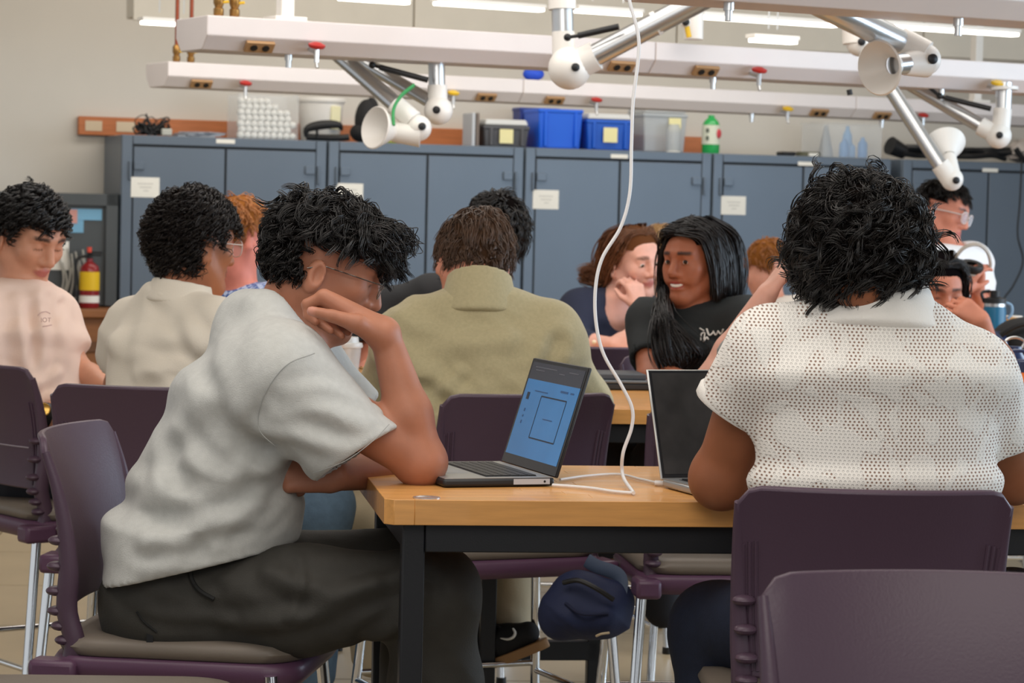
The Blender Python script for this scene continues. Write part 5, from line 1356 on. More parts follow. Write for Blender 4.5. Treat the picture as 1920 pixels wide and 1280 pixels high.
# plain rib cuffs and folded collar
for cc, nn_, ra, nm in ((c1, n1, .0785, 'cuff'), (c2, n2, .0755, 'cuff')):
    g = MB(); d = unit(nn_); g.lathe([(ra, -.026), (ra + .003, -.020), (ra + .001, -.002), (ra - .003, .002), (ra - .008, -.004)], cc, d, 40, cap=False); build(g, 'cuff', M_rib, shB, world=True)
q = SDF(); cb = P(1640, 580, 4.41); cu = V(.06, 1, .18); cu = unit(cu); nbc = nbB + V(0, -.03, -.005)
prs = _ec(nbc, nbc + cu * .11, (.118, .105), (.074, .074), sB, .2); q.u(_cut(prs, nbc + cu * .085, cu), .01); q.sub(_ec(nbc + cu * .02, nbc + cu * .16, (.068, .067), (.068, .067), sB, .2), .004)
v2, f2 = q.mesh(.005); n2_ = vnormals(v2, f2); v2 = folds(v2, n2_, .005, V(.9, .2, 0), 12, 4, 2); v2 = lap(v2, f2, 1, .4); put('collar', v2, f2, M_rib, shB)
# jeans
M_jnB = mat('dark_navy_denim', (26, 34, 54), .75, var=.1, vscale=60, bump=.25, bscale=380)
q = SDF(); q.rc(P(1560, 1150, 4.42), P(1720, 1150, 4.42), .12, .12, .05); k1 = P(1342, 1178, 4.74); q.rc(P(1560, 1160, 4.42), k1, .10, .078, .05); q.rc(k1, P(1345, 1560, 4.70), .076, .06, .04)
k2 = P(1900, 1150, 4.84); q.rc(P(1720, 1160, 4.42), k2, .10, .078, .05); q.rc(k2, P(1880, 1500, 4.8), .074, .06, .04)
v, f = q.mesh(.009); n = vnormals(v, f); v = folds(v, n, .010, V(.5, .8, .3), 12, 4, 4); put('jeans', v, f, M_jnB, pB)
for px, D in ((1340, 4.72), (1880, 4.82)):
    c = P(px, 1560, D); g = MB(); g.ball((c[0], c[1] + .06, .27), (.05, .14, .05), 16, 10); build(g, 'shoe', M_black, pB, world=True)
rs = np.random.RandomState(21)
def maskB(n):
    s, f, u = n
    if f > .45 and u < .45: return 0
    if f > .15 and u < -.1: return 0
    if u < -.72: return 0
    return 1
EB_ = (.098, .106, .100)
OB_ = (-.010, .024); hp = [scalp(hB, maskB, E=EB_, grow=1.05, off=OB_)]
hp.append(strand_hair(hB, rs, 520, 9, lambda n: .08 + (.005 if n[2] < -.2 else 0), maskB, crown_flow(.0), .8, .22, .014, 8, .0010, .0060, M=13, E=EB_, wild=.7, off=OB_))
hp.append(strand_hair(hB, rs, 220, 8, lambda n: .065, lambda n: 1.0 if n[2] < .1 and maskB(n) else 0, crown_flow(-.1), .9, .3, .015, 9, .0010, .005, M=13, E=EB_, wild=.8, off=OB_))
hp.append(strand_hair(hB, rs, 150, 8, lambda n: .062, lambda n: 1.0 if n[1] < -.2 and -.85 < n[2] < -.45 else 0, crown_flow(-.2), .7, .5, .012, 8, .0010, .006, M=11, E=EB_, wild=.5, off=OB_))
hp.append(strand_hair(hB, rs, 70, 2, lambda n: .07, maskB, crown_flow(0), .8, .15, .018, 11, .0006, .004, M=13, E=EB_, off=OB_))
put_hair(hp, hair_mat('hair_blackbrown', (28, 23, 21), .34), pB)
# navy bag body (soft shape)
t = BAG_T; c = BAG
q = SDF(); q.rc(P(1058, 1150, 6.12), P(1138, 1152, 6.12), .052, .056, .04); q.rc(P(1080, 1106, 6.12), P(1150, 1122, 6.12), .034, .036, .06); q.rc(P(1050, 1158, 6.12), P(1090, 1104, 6.12), .036, .03, .05); q.rc(P(1075, 1150, 6.08), P(1130, 1162, 6.07), .034, .03, .03)
v, f = q.mesh(.005); n = vnormals(v, f); v = folds(v, n, .014, V(.5, .8, 0), 16, 4, 3); bd = put('bag_body', v, f, mat('bag_navy', (24, 33, 66), .7, bump=.3, bscale=90, var=.1), t)
g = MB(); g.tube(spline([P(1056, 1092, 6.06), P(1085, 1088, 6.04), P(1120, 1104, 6.03), P(1150, 1124, 6.04)], 20), .006, 8); build(g, 'zip', M_black, bd, world=True)
g = MB(); g.tube(spline([P(1060, 1130, 6.05), P(1090, 1150, 6.03), P(1140, 1150, 6.04)], 20), .004, 8); build(g, 'pocket_seam', mat('navy_seam', (22, 28, 56), .8), bd, world=True)
g = MB(); g.tube(spline([P(1118, 1192, 6.03), P(1128, 1188, 6.02), P(1142, 1186, 6.03)], 8), .003, 6); build(g, 'zip_pull', mat('pull_gold', (190, 170, 140), .4), bd, world=True)
g = MB(); g.tube(spline([P(1150, 1160, 6.08), P(1165, 1110, 6.1), P(1160, 1078, 6.12), P(1120, 1062, 6.14), P(1100, 1050, 6.15)], 24), .017, 8, flat=.3); build(g, 'strap', mat('bag_strap', (62, 74, 96), .7), t, world=True)
# ================================================================== the other people
def make_person(label, seat, h, skin, lip, brow, torso, shs, arms, shirt, sleeve_frac=.55, sr=.075, legs=(), pants=None, hair=None, hair_m=None, vox=.008, fold=.008, fold_dir=(.5, .8, .2), fem=False, smile=False, beard=None, neck_r=.056, neck_cut=.064, cut_off=(0, 0, 0), lids=True, seed=1, base_z=.62, nb=None, browd=.9, hollow=True, flines=()):
    """torso: (point, side radius, depth radius) from hip to neck; shs: (right, left) shoulders; arms: (shoulder, elbow, wrist, hand_dir, palm_normal, side, curl)"""
    t = person(label, (seat[0], seat[1], base_z)); side = unit(np.array(shs[0]) - np.array(shs[1])); top = np.array(torso[-1][0])
    nb = top if nb is None else np.array(nb)
    q = SDF(); h.sdf(q, fem, lids, smile); q.rc(nb, h.p(0, -.028, -.06), neck_r + .004, neck_r, .03)
    for a, b in zip(torso[:-1], torso[1:]): q.u(_ec(a[0], b[0], (a[1] - .02, a[2] - .02), (b[1] - .02, b[2] - .02), side), .05)
    q.rc(shs[0], shs[1], .05, .05, .05)
    for sh, el, wr, hd, pn, sd, cu in arms:
        q.rc(sh, el, .052, .042, .03); q.rc(el, np.array(el) + (np.array(wr) - el) * .4, .042, .039, .02); q.rc(np.array(el) + (np.array(wr) - el) * .4, wr, .039, .027, .02)
        hand_prims(q, np.array(wr), hd, pn, sd, (cu, cu + .05, cu + .1, cu + .12), .4)
    v, f = q.mesh(vox); body = put('body', v, f, M_skin, t, h.tint(v, skin, lip, brow, browd, beard))
    q = SDF()
    for a, b in zip(torso[:-1], torso[1:]): q.u(_ec(a[0], b[0], (a[1], a[2]), (b[1], b[2]), side, .4), .05)
    q.rc(shs[0], shs[1], sr * .85, sr * .85, .05)
    for s_ in shs: q.rc(nb - np.array((0, 0, .012)), np.array(s_) - np.array((0, 0, .005)), .062, sr * .85, .05)
    for sh, el, wr, hd, pn, sd, cu in arms:
        if sleeve_frac <= 1: sleeve(q, sh, el, sr * 1.08, sr * .9, sleeve_frac, hollow=hollow)
        else:
            q.rc(sh, el, sr, sr * .78, .05); w2 = np.array(el) + (np.array(wr) - el) * (sleeve_frac - 1); q.u(_cut(_rc(el, wr, sr * .78, sr * .58), w2, np.array(wr) - el), .03)
    q.sub(_rc(nb + np.array(cut_off), h.p(0, -.02, -.04), neck_cut, neck_cut + .006), .012)
    q.clip(torso[0][0], np.array(torso[0][0]) - np.array(torso[1][0]))
    v, f = q.mesh(vox); n = vnormals(v, f)
    for pts, w_, a_ in flines: v = fold_line(v, n, [P(*p_) for p_ in pts], w_, a_)
    v = folds(v, n, fold * 1.5, V(*fold_dir), 10, 2.5, seed); v = lap(v, f, 2, .4)
    top_o = put('shirt', v, f, shirt, t)
    if pants is None:      # seated legs, mostly hidden by the tables
        fd = unit(np.cross((0, 0, 1), side) * np.array([1, 1, 0])); h0 = np.array(torso[0][0]); h0[2] = max(h0[2], .70); legs = []
        for s_ in (-.09, .09):
            a = h0 + side * s_; b = a + fd * .40; legs.append((a, b, np.array([b[0] - fd[0] * .05, b[1] - fd[1] * .05, .30])))
        pants = mat('dark_trousers', (40, 40, 46), .8)
    if pants is not None:
        q = SDF()
        for a, b, c in legs:
            q.rc(a, b, .10, .075, .05); q.rc(b, c, .074, .058, .04)
        v2, f2 = q.mesh(max(vox, .008)); n2 = vnormals(v2, f2); v2 = folds(v2, n2, .008, V(.4, .8, .3), 12, 4, seed + 4); put('trousers', v2, f2, pants, t)
    if hair is not None:
        put_hair(hair, hair_m, t)
    return t, body, top_o, (v, f)
# ---- cream polo, curly hair, seen from behind
rs = np.random.RandomState(31)
hF = Head(P(362, 462, 6.62), V(.74, -.12, .62), V(.02, 1, .05), 1.02)
mk = std_mask(.45, -.62, -.12)
def maskF(n): return 0 if (n[1] > .25 and n[2] < .48) or (n[1] > -.28 and n[2] < .10) or n[2] < -.62 else 1
hairF = [scalp(hF, maskF, grow=1.16, bumpy=.12), strand_hair(hF, rs, 1100, 3, lambda n: .062, maskF, crown_flow(0), 1.6, .12, .009, 17, .0012, .004, M=12, E=(.083, .103, .103))]
shF = (P(408, 622, 6.50), P(252, 618, 6.76))
make_person('curly-haired sitter in a cream polo shirt seen from behind at the left', P(318, 940, 6.6), hF, (178, 116, 84), (150, 84, 70), (30, 22, 20),
    [(P(312, 930, 6.60), .18, .13), (P(314, 780, 6.60), .195, .135), (P(318, 655, 6.62), .20, .125), (P(336, 560, 6.61), .11, .08)], shF,
    [(shF[0], P(500, 735, 6.42), P(600, 730, 6.72), V(.8, 0, .5), V(0, -1, 0), -1, .3), (shF[1], P(226, 725, 6.84), P(330, 728, 7.0), V(.8, 0, .3), V(0, -1, 0), 1, .3)],
    mat('cream_pique', (228, 218, 202), .85, bump=.3, bscale=350, sheen=.1), .62, .074,
    [(P(310, 950, 6.52), P(604, 950, 6.50), P(585, 1260, 6.6)), (P(310, 950, 6.72), P(520, 950, 6.95), P(510, 1260, 6.95))], mat('blue_denim', (82, 104, 124), .8, var=.1, vscale=50, bump=.3, bscale=300), hairF, hair_mat('hair_darkbrown', (34, 26, 23), .5), .0065, .012, (.75, .5, .2), seed=6, neck_cut=.058, flines=[([(222, 592, 6.45), (300, 602, 6.44), (385, 645, 6.44)], .022, .010), ([(215, 645, 6.45), (290, 660, 6.44), (372, 722, 6.44)], .022, -.011), ([(300, 556, 6.5), (352, 600, 6.46), (372, 660, 6.44)], .018, .007), ([(255, 705, 6.45), (330, 690, 6.44), (405, 742, 6.44)], .018, .010), ([(240, 560, 6.5), (225, 640, 6.48), (214, 720, 6.48)], .022, -.008)])
tF = [o for o in bpy.data.objects if o.name.startswith('person')][-1]
q = SDF(); nbF = P(336, 562, 6.60); cu = unit(V(.18, 1, .05)); prs = _ec(nbF - cu * .01, nbF + cu * .06, (.10, .085), (.074, .068), unit(shF[0] - shF[1]), .2); q.u(_cut(prs, nbF + cu * .045, cu), .01); q.sub(_ec(nbF, nbF + cu * .1, (.068, .06), (.068, .06), unit(shF[0] - shF[1]), .2), .004)
v, f = q.mesh(.0055); put('collar', v, f, _mats['cream_pique'], tF)
glasses(hF, tF, mat('glasses_clear', (208, 196, 190), .3), .05, .04)
# ---- pink T-shirt, looking down, left edge
rs = np.random.RandomState(32)
hG = Head(P(53, 448, 7.2), V(.68, -.42, -.60), V(.30, .90, -.25), 1.04)
def maskG(n): return 0 if (n[1] > .30 and n[2] < .60 - .1 * abs(n[0])) or (n[1] > -.2 and n[2] < .12) or n[2] < -.55 else 1
hairG = [scalp(hG, maskG, grow=1.08, bumpy=.1), strand_hair(hG, rs, 520, 6, lambda n: .055 if n[2] > 0 else .03, maskG, crown_flow(.4), 1.2, .15, .011, 13, .0012, .005, M=11)]
shG = (P(-44, 600, 7.06), P(92, 600, 7.30))
tG, bG, sG, (vG, fG) = make_person('dark-haired sitter in a pink T-shirt looking down at the left edge', P(45, 900, 7.2), hG, (204, 146, 118), (178, 96, 92), (36, 28, 26),
    [(P(52, 850, 7.16), .175, .13), (P(50, 750, 7.16), .18, .135), (P(42, 640, 7.18), .19, .12), (P(36, 552, 7.2), .11, .08)], shG,
    [(shG[0], P(-30, 745, 6.98), P(78, 778, 6.98), V(.9, -.2, .2), V(0, 0, 1), 1, .5), (shG[1], P(138, 690, 7.26), P(210, 738, 7.14), V(.9, -.1, 0), V(0, -1, 0), 1, .4)],
    mat('pink_jersey', (226, 198, 182), .85, bump=.25, bscale=380), .68, .072,
    [(P(50, 890, 7.05), P(250, 900, 6.95), P(240, 1200, 6.95)), (P(50, 890, 7.3), P(260, 890, 7.25), P(250, 1200, 7.25))], mat('dark_trousers', (40, 40, 46), .8), hairG, _mats['hair_black'], .0058, .012, (.8, .3, 0), seed=12, neck_cut=.06, flines=[([(28, 560, 7.05), (40, 650, 7.03), (62, 742, 7.03)], .016, .009), ([(86, 562, 7.12), (96, 640, 7.12), (92, 722, 7.1)], .014, -.010), ([(110, 572, 7.2), (113, 620, 7.2), (120, 650, 7.2)], .010, -.008), ([(5, 690, 7.03), (60, 722, 7.03), (105, 700, 7.05)], .014, .008), ([(15, 742, 7.03), (60, 757, 7.03), (98, 745, 7.05)], .012, .009), ([(60, 580, 7.1), (66, 660, 7.06), (40, 720, 7.05)], .014, -.008)])
g = MB(); w = P(86, 777, 6.97); ax = unit(P(110, 785, 7.0) - P(60, 772, 6.97)); g.lathe([(.031, -.012), (.033, 0), (.031, .012)], w, ax, 24, cap=False); wb = build(g, 'watch', M_black, tG, world=True)
g = MB(); g.lathe([(.018, 0), (.019, .006), (.016, .008)], w + V(.0, .012, -.032), V(0, .35, -1), 20); build(g, 'watch_case', mat('watch_gold', (190, 150, 78), .25, metal=.9), wb, world=True)
# printed mark on the chest
def on_front(v, x, y):
    c = P(x, y, 5.0); r = unit(c - CAM); d = v - CAM; t = d @ r; lat = np.linalg.norm(d - t[:, None] * r, axis=1); m = lat < .012
    k = np.where(m)[0][np.argmin(t[m])]; return CAM + r * (t[k] - .002)
M_prG = mat('pink_print', (186, 150, 144), .8)
g = MB(); g.tube([on_front(vG, x, y) for x, y in ((71, 591), (75, 587), (80, 585), (86, 584), (91, 586), (94, 588))], .0012, 5); build(g, 'print_arc', M_prG, sG, world=True)
g = MB(); g.tube([on_front(vG, x, y) for x, y in ((80, 612), (88, 611), (97, 609))], .0013, 5); build(g, 'print_line', M_prG, sG, world=True)
c = on_front(vG, 86, 600); nn = V(.05, .1, -1); M4 = Matrix.Translation(Vector(c - wloc(sG))) @ Matrix((tuple(_R) + (0,), tuple(_U) + (0,), tuple(-_fw) + (0,), (0, 0, 0, 1))).transposed()
text_mesh('print_letters', 'IOT', .017, M4, M_prG, sG)
# ---- ginger hair, blue checked shirt
rs = np.random.RandomState(33)
def check_mat():
    m = mat('blue_check', (150, 170, 206), .85); nt = m.node_tree; b = nt.nodes['Principled BSDF']; tc = nt.nodes.new('ShaderNodeTexCoord'); mp = nt.nodes.new('ShaderNodeMapping'); mp.inputs['Rotation'].default_value = (.5, .7, .3)
    ck = nt.nodes.new('ShaderNodeTexChecker'); ck.inputs['Scale'].default_value = 70; ck.inputs[1].default_value = lin((178, 192, 220)); ck.inputs[2].default_value = lin((74, 98, 158)); nt.links.new(tc.outputs['Object'], mp.inputs[0]); nt.links.new(mp.outputs[0], ck.inputs[0]); nt.links.new(ck.outputs[0], b.inputs['Base Color']); return m
hH = Head(P(447, 447, 8.3), V(.55, -.35, .6), V(.1, 1, .1), 1.0)
def maskS(n): return 0 if (n[1] > .35 and n[2] < .5) or (n[1] > -.25 and n[2] < .15) or n[2] < -.45 else 1
shH = (P(520, 575, 8.2), P(395, 575, 8.4))
make_person('ginger-haired sitter in a blue checked shirt behind the cream polo', P(455, 800, 8.3), hH, (214, 130, 112), (180, 90, 84), (150, 90, 50),
    [(P(455, 780, 8.3), .16, .11), (P(455, 650, 8.3), .18, .115), (P(455, 560, 8.3), .14, .08)], shH, [(shH[0], P(540, 690, 8.1), P(480, 700, 7.95), V(-.5, 0, -.5), V(0, -1, 0), 1, .4), (shH[1], P(380, 690, 8.3), P(430, 705, 8.0), V(.5, 0, -.5), V(0, -1, 0), -1, .4)],
    check_mat(), 1.9, .07, (), None, [scalp(hH, maskS, grow=1.07), strand_hair(hH, rs, 260, 5, lambda n: .045, maskS, crown_flow(.5), .8, .15, .005, 6, .0014, .006)], hair_mat('hair_ginger', (176, 112, 58), .45), .0095, neck_cut=.058, seed=2)
# ---- khaki sweater, seen from behind
rs = np.random.RandomState(34)
hI = Head(P(889, 494, 6.52), V(-.12, -.50, .86), V(.10, .82, .5), 1.04)
def maskI(n): return 0 if (n[1] > .4 and n[2] < .5) or (n[1] > -.12 and n[2] < .0) or n[2] < -.85 else 1
shI = (P(1024, 634, 6.47), P(772, 634, 6.47))
M_kh = mat('khaki_knit', (180, 168, 132), .9, var=.06, vscale=120, bump=.3, bscale=300, sheen=.15)
M_ch = mat('pale_chino', (198, 182, 152), .8, var=.05, bump=.15, bscale=200)
tI, _, sI, (vI, fI) = make_person('brown-haired sitter in a khaki sweater seen from behind', P(920, 940, 6.4), hI, (206, 138, 114), (170, 96, 86), (60, 42, 34),
    [(P(945, 930, 6.40), .175, .125), (P(930, 800, 6.42), .20, .14), (P(905, 670, 6.46), .23, .135), (P(900, 562, 6.45), .12, .085)], shI,
    [(shI[0], P(1090, 748, 6.62), P(1010, 745, 6.95), V(-.5, 0, .6), V(0, -1, 0), -1, .3), (shI[1], P(702, 748, 6.62), P(800, 745, 6.95), V(.5, 0, .6), V(0, -1, 0), 1, .3)],
    M_kh, 1.9, .082, [(P(960, 960, 6.38), P(955, 1010, 6.86), P(958, 1175, 6.84)), (P(900, 960, 6.40), P(690, 975, 6.72), P(700, 1230, 6.8))], M_ch,
    [scalp(hI, maskI, grow=1.06), strand_hair(hI, rs, 420, 8, lambda n: .065 if n[2] > .1 else .05, maskI, crown_flow(.1, .5), .55, .2, .006, 5, .0011, .006, M=11)], hair_mat('hair_brown', (86, 62, 46), .42), .0065, .013, (.6, .7, 0), seed=15, hollow=False, flines=[([(755, 600, 6.35), (850, 640, 6.33), (950, 640, 6.33)], .022, .008), ([(700, 722, 6.4), (790, 702, 6.33), (860, 742, 6.3)], .018, .010), ([(1042, 642, 6.38), (1020, 720, 6.33), (1060, 765, 6.35)], .018, -.010), ([(715, 650, 6.42), (762, 700, 6.36), (760, 785, 6.34)], .016, -.009), ([(838, 832, 6.28), (900, 782, 6.28), (1000, 760, 6.28)], .018, .009), ([(760, 840, 6.3), (800, 770, 6.3), (860, 700, 6.32)], .014, .008)])
q = SDF(); nbI = P(898, 562, 6.44); cu = unit(V(.02, 1, .12)); sd_ = unit(shI[0] - shI[1]); prs = _ec(nbI - cu * .03, nbI + cu * .09, (.10, .098), (.072, .074), sd_, .2); q.u(_cut(prs, nbI + cu * .058, cu + V(0, 0, .25)), .01); q.sub(_ec(nbI, nbI + cu * .12, (.069, .066), (.069, .066), sd_, .2), .004)
v, f = q.mesh(.0055); put('collar', v, f, M_kh, sI)
# his black trainer with a white curved mark, on the foot rail
c = P(930, 1208, 6.78); sh = np.array([unit(P(990, 1175, 6.74) - P(880, 1215, 6.82))])[0]
q = SDF(); q.rc(c - sh * .085, c + sh * .03, .042, .040, .03); q.rc(c + sh * .03, c + sh * .10, .038, .030, .03); q.rc(c - sh * .06, c - sh * .045 + V(0, .05, 0), .04, .036, .03); q.clip(c - V(0, .030, 0), -np.cross(sh, _fw) * -1 if False else V(.33, -.94, 0))
v, f = q.mesh(.005); so = put('trainer', v, f, mat('black_suede', (22, 22, 24), .8), tI)
g = MB(); up = unit(np.cross(sh, -_fw)); up = up if up[2] > 0 else -up; lat = np.cross(sh, up); L = []
for k in range(20):
    a = 2 * math.pi * k / 20; L.append(c + sh * (.132 * math.cos(a) + .012) + lat * .046 * math.sin(a) - up * .030)
g.prism(L, -up * .022, up * .003); build(g, 'sole', mat('gum_sole', (150, 112, 72), .6), so, world=True, bevel=.003)
g = MB(); m0 = [on_front(v, x, y) for x, y in ((938, 1196), (952, 1198), (962, 1194), (966, 1186), (962, 1178))]; g.tube(spline(m0, 18), [.002 + .006 * math.sin(math.pi * i / 19) ** .7 for i in range(18)], 8, flat=.5); build(g, 'white_mark', M_paper, so, world=True)
g = MB(); g.tube([on_front(v, x, y) for x, y in ((918, 1168), (928, 1172), (938, 1176))], .003, 6); build(g, 'lace', M_black, so, world=True)
# ---- dark-haired head behind the khaki sitter, black T-shirt
rs = np.random.RandomState(35)
hO = Head(P(925, 447, 7.62), V(-.10, -.86, -.5), V(.18, .42, -.89), 1.05)
def maskO(n): return 0 if (n[1] > .40 and n[2] < .35) or (n[1] > -.25 and n[2] < .1) or n[2] < -.6 else 1
shO = (P(706, 592, 7.85), P(905, 600, 7.85))
make_person('dark-haired sitter in a black T-shirt bowed behind the khaki sweater', P(800, 900, 7.95), hO, (196, 124, 100), (160, 90, 80), (28, 22, 20),
    [(P(800, 860, 7.95), .17, .12), (P(800, 720, 7.9), .185, .125), (P(808, 620, 7.85), .17, .11), (P(850, 560, 7.78), .12, .085)], shO,
    [(shO[0], P(700, 700, 7.72), P(690, 700, 7.46), V(-.1, 0, -1), V(0, -1, 0), -1, .4), (shO[1], P(920, 700, 7.72), P(850, 705, 7.5), V(-.7, 0, -.5), V(0, -1, 0), 1, .4)],
    mat('black_jersey', (36, 37, 40), .85, bump=.2, bscale=300), .66, .078, (), None, [scalp(hO, maskO, grow=1.07), strand_hair(hO, rs, 380, 6, lambda n: .055, maskO, crown_flow(.4), .9, .12, .006, 6, .0012, .006)], _mats['hair_black'], .0085, nb=P(862, 545, 7.76), seed=17)
# ---- smiling woman with long black hair
rs = np.random.RandomState(36)
hK = Head(P(1303, 496, 7.7), V(-.66, -.06, -.75), V(.04, 1, 0), 1.0)
shK = (P(1218, 604, 7.80), P(1402, 600, 7.64))
tK, bK, sK, (vK, fK) = make_person('smiling woman with long black hair in a black T-shirt', P(1300, 880, 7.75), hK, (164, 98, 70), (170, 74, 72), (26, 18, 16),
    [(P(1300, 850, 7.75), .16, .12), (P(1300, 740, 7.74), .165, .125), (P(1302, 650, 7.72), .165, .115), (P(1308, 590, 7.72), .12, .08)], shK,
    [(shK[0], P(1222, 712, 7.62), P(1310, 716, 7.46), V(.9, -.05, -.3), V(0, -1, 0), -1, .4), (shK[1], P(1420, 712, 7.5), P(1350, 716, 7.36), V(-.8, 0, -.3), V(0, -1, 0), 1, .4)],
    mat('black_tee', (34, 38, 40), .85, bump=.2, bscale=300), .64, .062, (), None, None, None, .0058, .009, fem=True, smile=True, lids=False, neck_cut=.062, seed=18)
eyes(hK, tK, (40, 24, 16), (-.25, -.02))
g = MB(); g.tube(spline([hK.p(-.026, .084, -.0505), hK.p(-.014, .0925, -.0565), hK.p(0, .0965, -.0585), hK.p(.014, .0925, -.0565), hK.p(.026, .084, -.0505)], 20), [.0012 + .0038 * math.sin(math.pi * i / 19) ** .6 for i in range(20)], 8); build(g, 'teeth', mat('teeth', (236, 228, 220), .3), tK, world=True)
def maskK(n): return 0 if (n[1] > .42 and n[2] < .55 - .3 * abs(n[0])) or (n[1] > .05 and n[2] < .25) else 1
G = []
for i in range(13):   # hair falling in front over her right shoulder (left in the picture)
    a = i / 12; G.append([hK.p(.055 + .02 * a, .05 - .07 * a, .10 - .02 * a), hK.p(.082 + .01 * a, .055 - .07 * a, .02), hK.p(.085, .05 - .05 * a, -.07), P(1250 - 20 * a, 590 + 8 * a, 7.58 + .03 * a), P(1258 - 30 * a + 28 * (i % 3), 660, 7.55), P(1285 - 40 * a, 700 - 10 * (i % 2), 7.56)])
for i in range(16):   # the other side and the back, ending at the shoulder
    a = i / 15; G.append([hK.p(-.05 - .02 * a, .04 - .09 * a, .105 - .02 * a), hK.p(-.088, .03 - .08 * a, .03), hK.p(-.09, .025 - .08 * a, -.05), hK.p(-.088 + .01 * a, .02 - .08 * a, -.10)])
for i in range(14):
    a = -1 + 2 * i / 13; G.append([hK.p(.04 * a, -.03, .135), hK.p(.075 * a, -.10, .08), hK.p(.085 * a, -.115, -.02), hK.p(.08 * a, -.11, -.13)])
for i in range(10):
    a = i / 9; G.append([hK.p(.0, .088 - .11 * a, .098 + .035 * min(1, 2 * a)), hK.p(.04 - .01 * a, .085 - .10 * a, .098 + .022 * min(1, 2 * a)), hK.p(.072, .05 - .08 * a, .085), hK.p(.085, .03 - .08 * a, .02), hK.p(.088, .02 - .08 * a, -.05)]); G.append([hK.p(.0, .088 - .11 * a, .098 + .035 * min(1, 2 * a)), hK.p(-.04 + .01 * a, .085 - .10 * a, .098 + .022 * min(1, 2 * a)), hK.p(-.072, .05 - .08 * a, .085), hK.p(-.087, .03 - .08 * a, .02), hK.p(-.089, .02 - .08 * a, -.05)])
put_hair([scalp(hK, maskK, grow=1.03), fringe(rs, G, 34, .0085, M=16, rad=.0014, amp=.003, freq=6)], hair_mat('hair_longblack', (22, 18, 19), .33), tK)
# white brush lettering on her T-shirt, half covered
M_prK = mat('white_print', (214, 210, 204), .8)
def stroke(pts, r=.0035):
    try: L = [on_front(vK, x, y) for x, y in pts]
    except Exception: return
    g = MB(); g.tube(spline(L, 12), r, 6, flat=.6); build(g, 'print_stroke', M_prK, sK, world=True)
for s_ in ([(1312, 615), (1320, 620)], [(1325, 616), (1330, 628), (1338, 622)], [(1337, 620), (1342, 628), (1347, 620)], [(1346, 620), (1352, 626), (1356, 617)], [(1314, 638), (1315, 626), (1321, 624), (1320, 636)], [(1319, 640), (1325, 632), (1328, 636)], [(1305, 650), (1312, 652)]): stroke(s_)
# ---- brown-haired woman in navy
rs = np.random.RandomState(37)
hJ = Head(P(1188, 492, 9.7), V(.58, -.22, -.78), V(-.04, 1, -.15), 1.06)
shJ = (P(1086, 584, 9.66), P(1200, 586, 9.84))
tJ, _, _, _ = make_person('brown-haired woman in a navy top leaning on her hand', P(1140, 760, 9.75), hJ, (226, 172, 154), (196, 112, 108), (92, 62, 46),
    [(P(1138, 740, 9.75), .15, .12), (P(1138, 660, 9.74), .16, .12), (P(1142, 600, 9.74), .165, .115), (P(1152, 570, 9.74), .12, .08)], shJ,
    [(shJ[0], P(1080, 645, 9.52), P(1150, 646, 9.40), V(.9, .12, -.2), V(0, -.2, 1), 1, .4), (shJ[1], P(1216, 640, 9.56), P(1200, 575, 9.56), V(-.25, .9, .1), V(-.5, 0, .8), 1, .8)],
    mat('navy_jersey', (38, 44, 66), .85, bump=.2, bscale=300), 1.5, .07, (), None, None, None, .008, .008, fem=True, neck_cut=.07, cut_off=V(.02, -.035, -.09), lids=False, seed=19)
eyes(hJ, tJ, (70, 60, 50), (.0, -.35))
def maskJ(n): return 0 if (n[1] > .38 and n[2] < .50 - .25 * abs(n[0])) or (n[1] > .0 and n[2] < .2) else 1
G = []
for i in range(12):
    a = i / 11; G.append([hJ.p(0, .05, .115), hJ.p(.05, .03 - .06 * a, .11), hJ.p(.082, .02 - .07 * a, .05), hJ.p(.085, -.02 - .05 * a, -.02), hJ.p(.07, -.07, -.08), P(1112 - 20 * a, 500 + 22 * a, 9.74), P(1088 + 10 * a, 506 + 14 * a, 9.72)])
    G.append([hJ.p(0, .05, .115), hJ.p(-.05, .03 - .06 * a, .11), hJ.p(-.082, .01 - .07 * a, .05), hJ.p(-.086, .0 - .07 * a, -.03), hJ.p(-.08, -.02 - .05 * a, -.12)])
    G.append([hJ.p(.06 - .12 * a, -.02, .125), hJ.p(.07 - .14 * a, -.095, .07), hJ.p(.075 - .15 * a, -.115, -.02), hJ.p(.08 - .14 * a, -.11, -.13)])
put_hair([scalp(hJ, maskJ, grow=1.03), fringe(rs, G, 24, .010, M=14, rad=.0017, amp=.006, freq=9)], hair_mat('hair_auburn', (120, 76, 48), .42), tJ)
g = MB(); g.lathe([(.031, -.006), (.033, 0), (.031, .006)], P(1200, 572, 9.56), V(-.2, .9, .1), 20, cap=False); build(g, 'wristband', M_black, tJ, world=True)
g = MB(); g.ball(P(1114, 641, 9.40), .008, 10, 8); build(g, 'bracelet_charm', mat('charm', (240, 226, 196), .3), tJ, world=True)
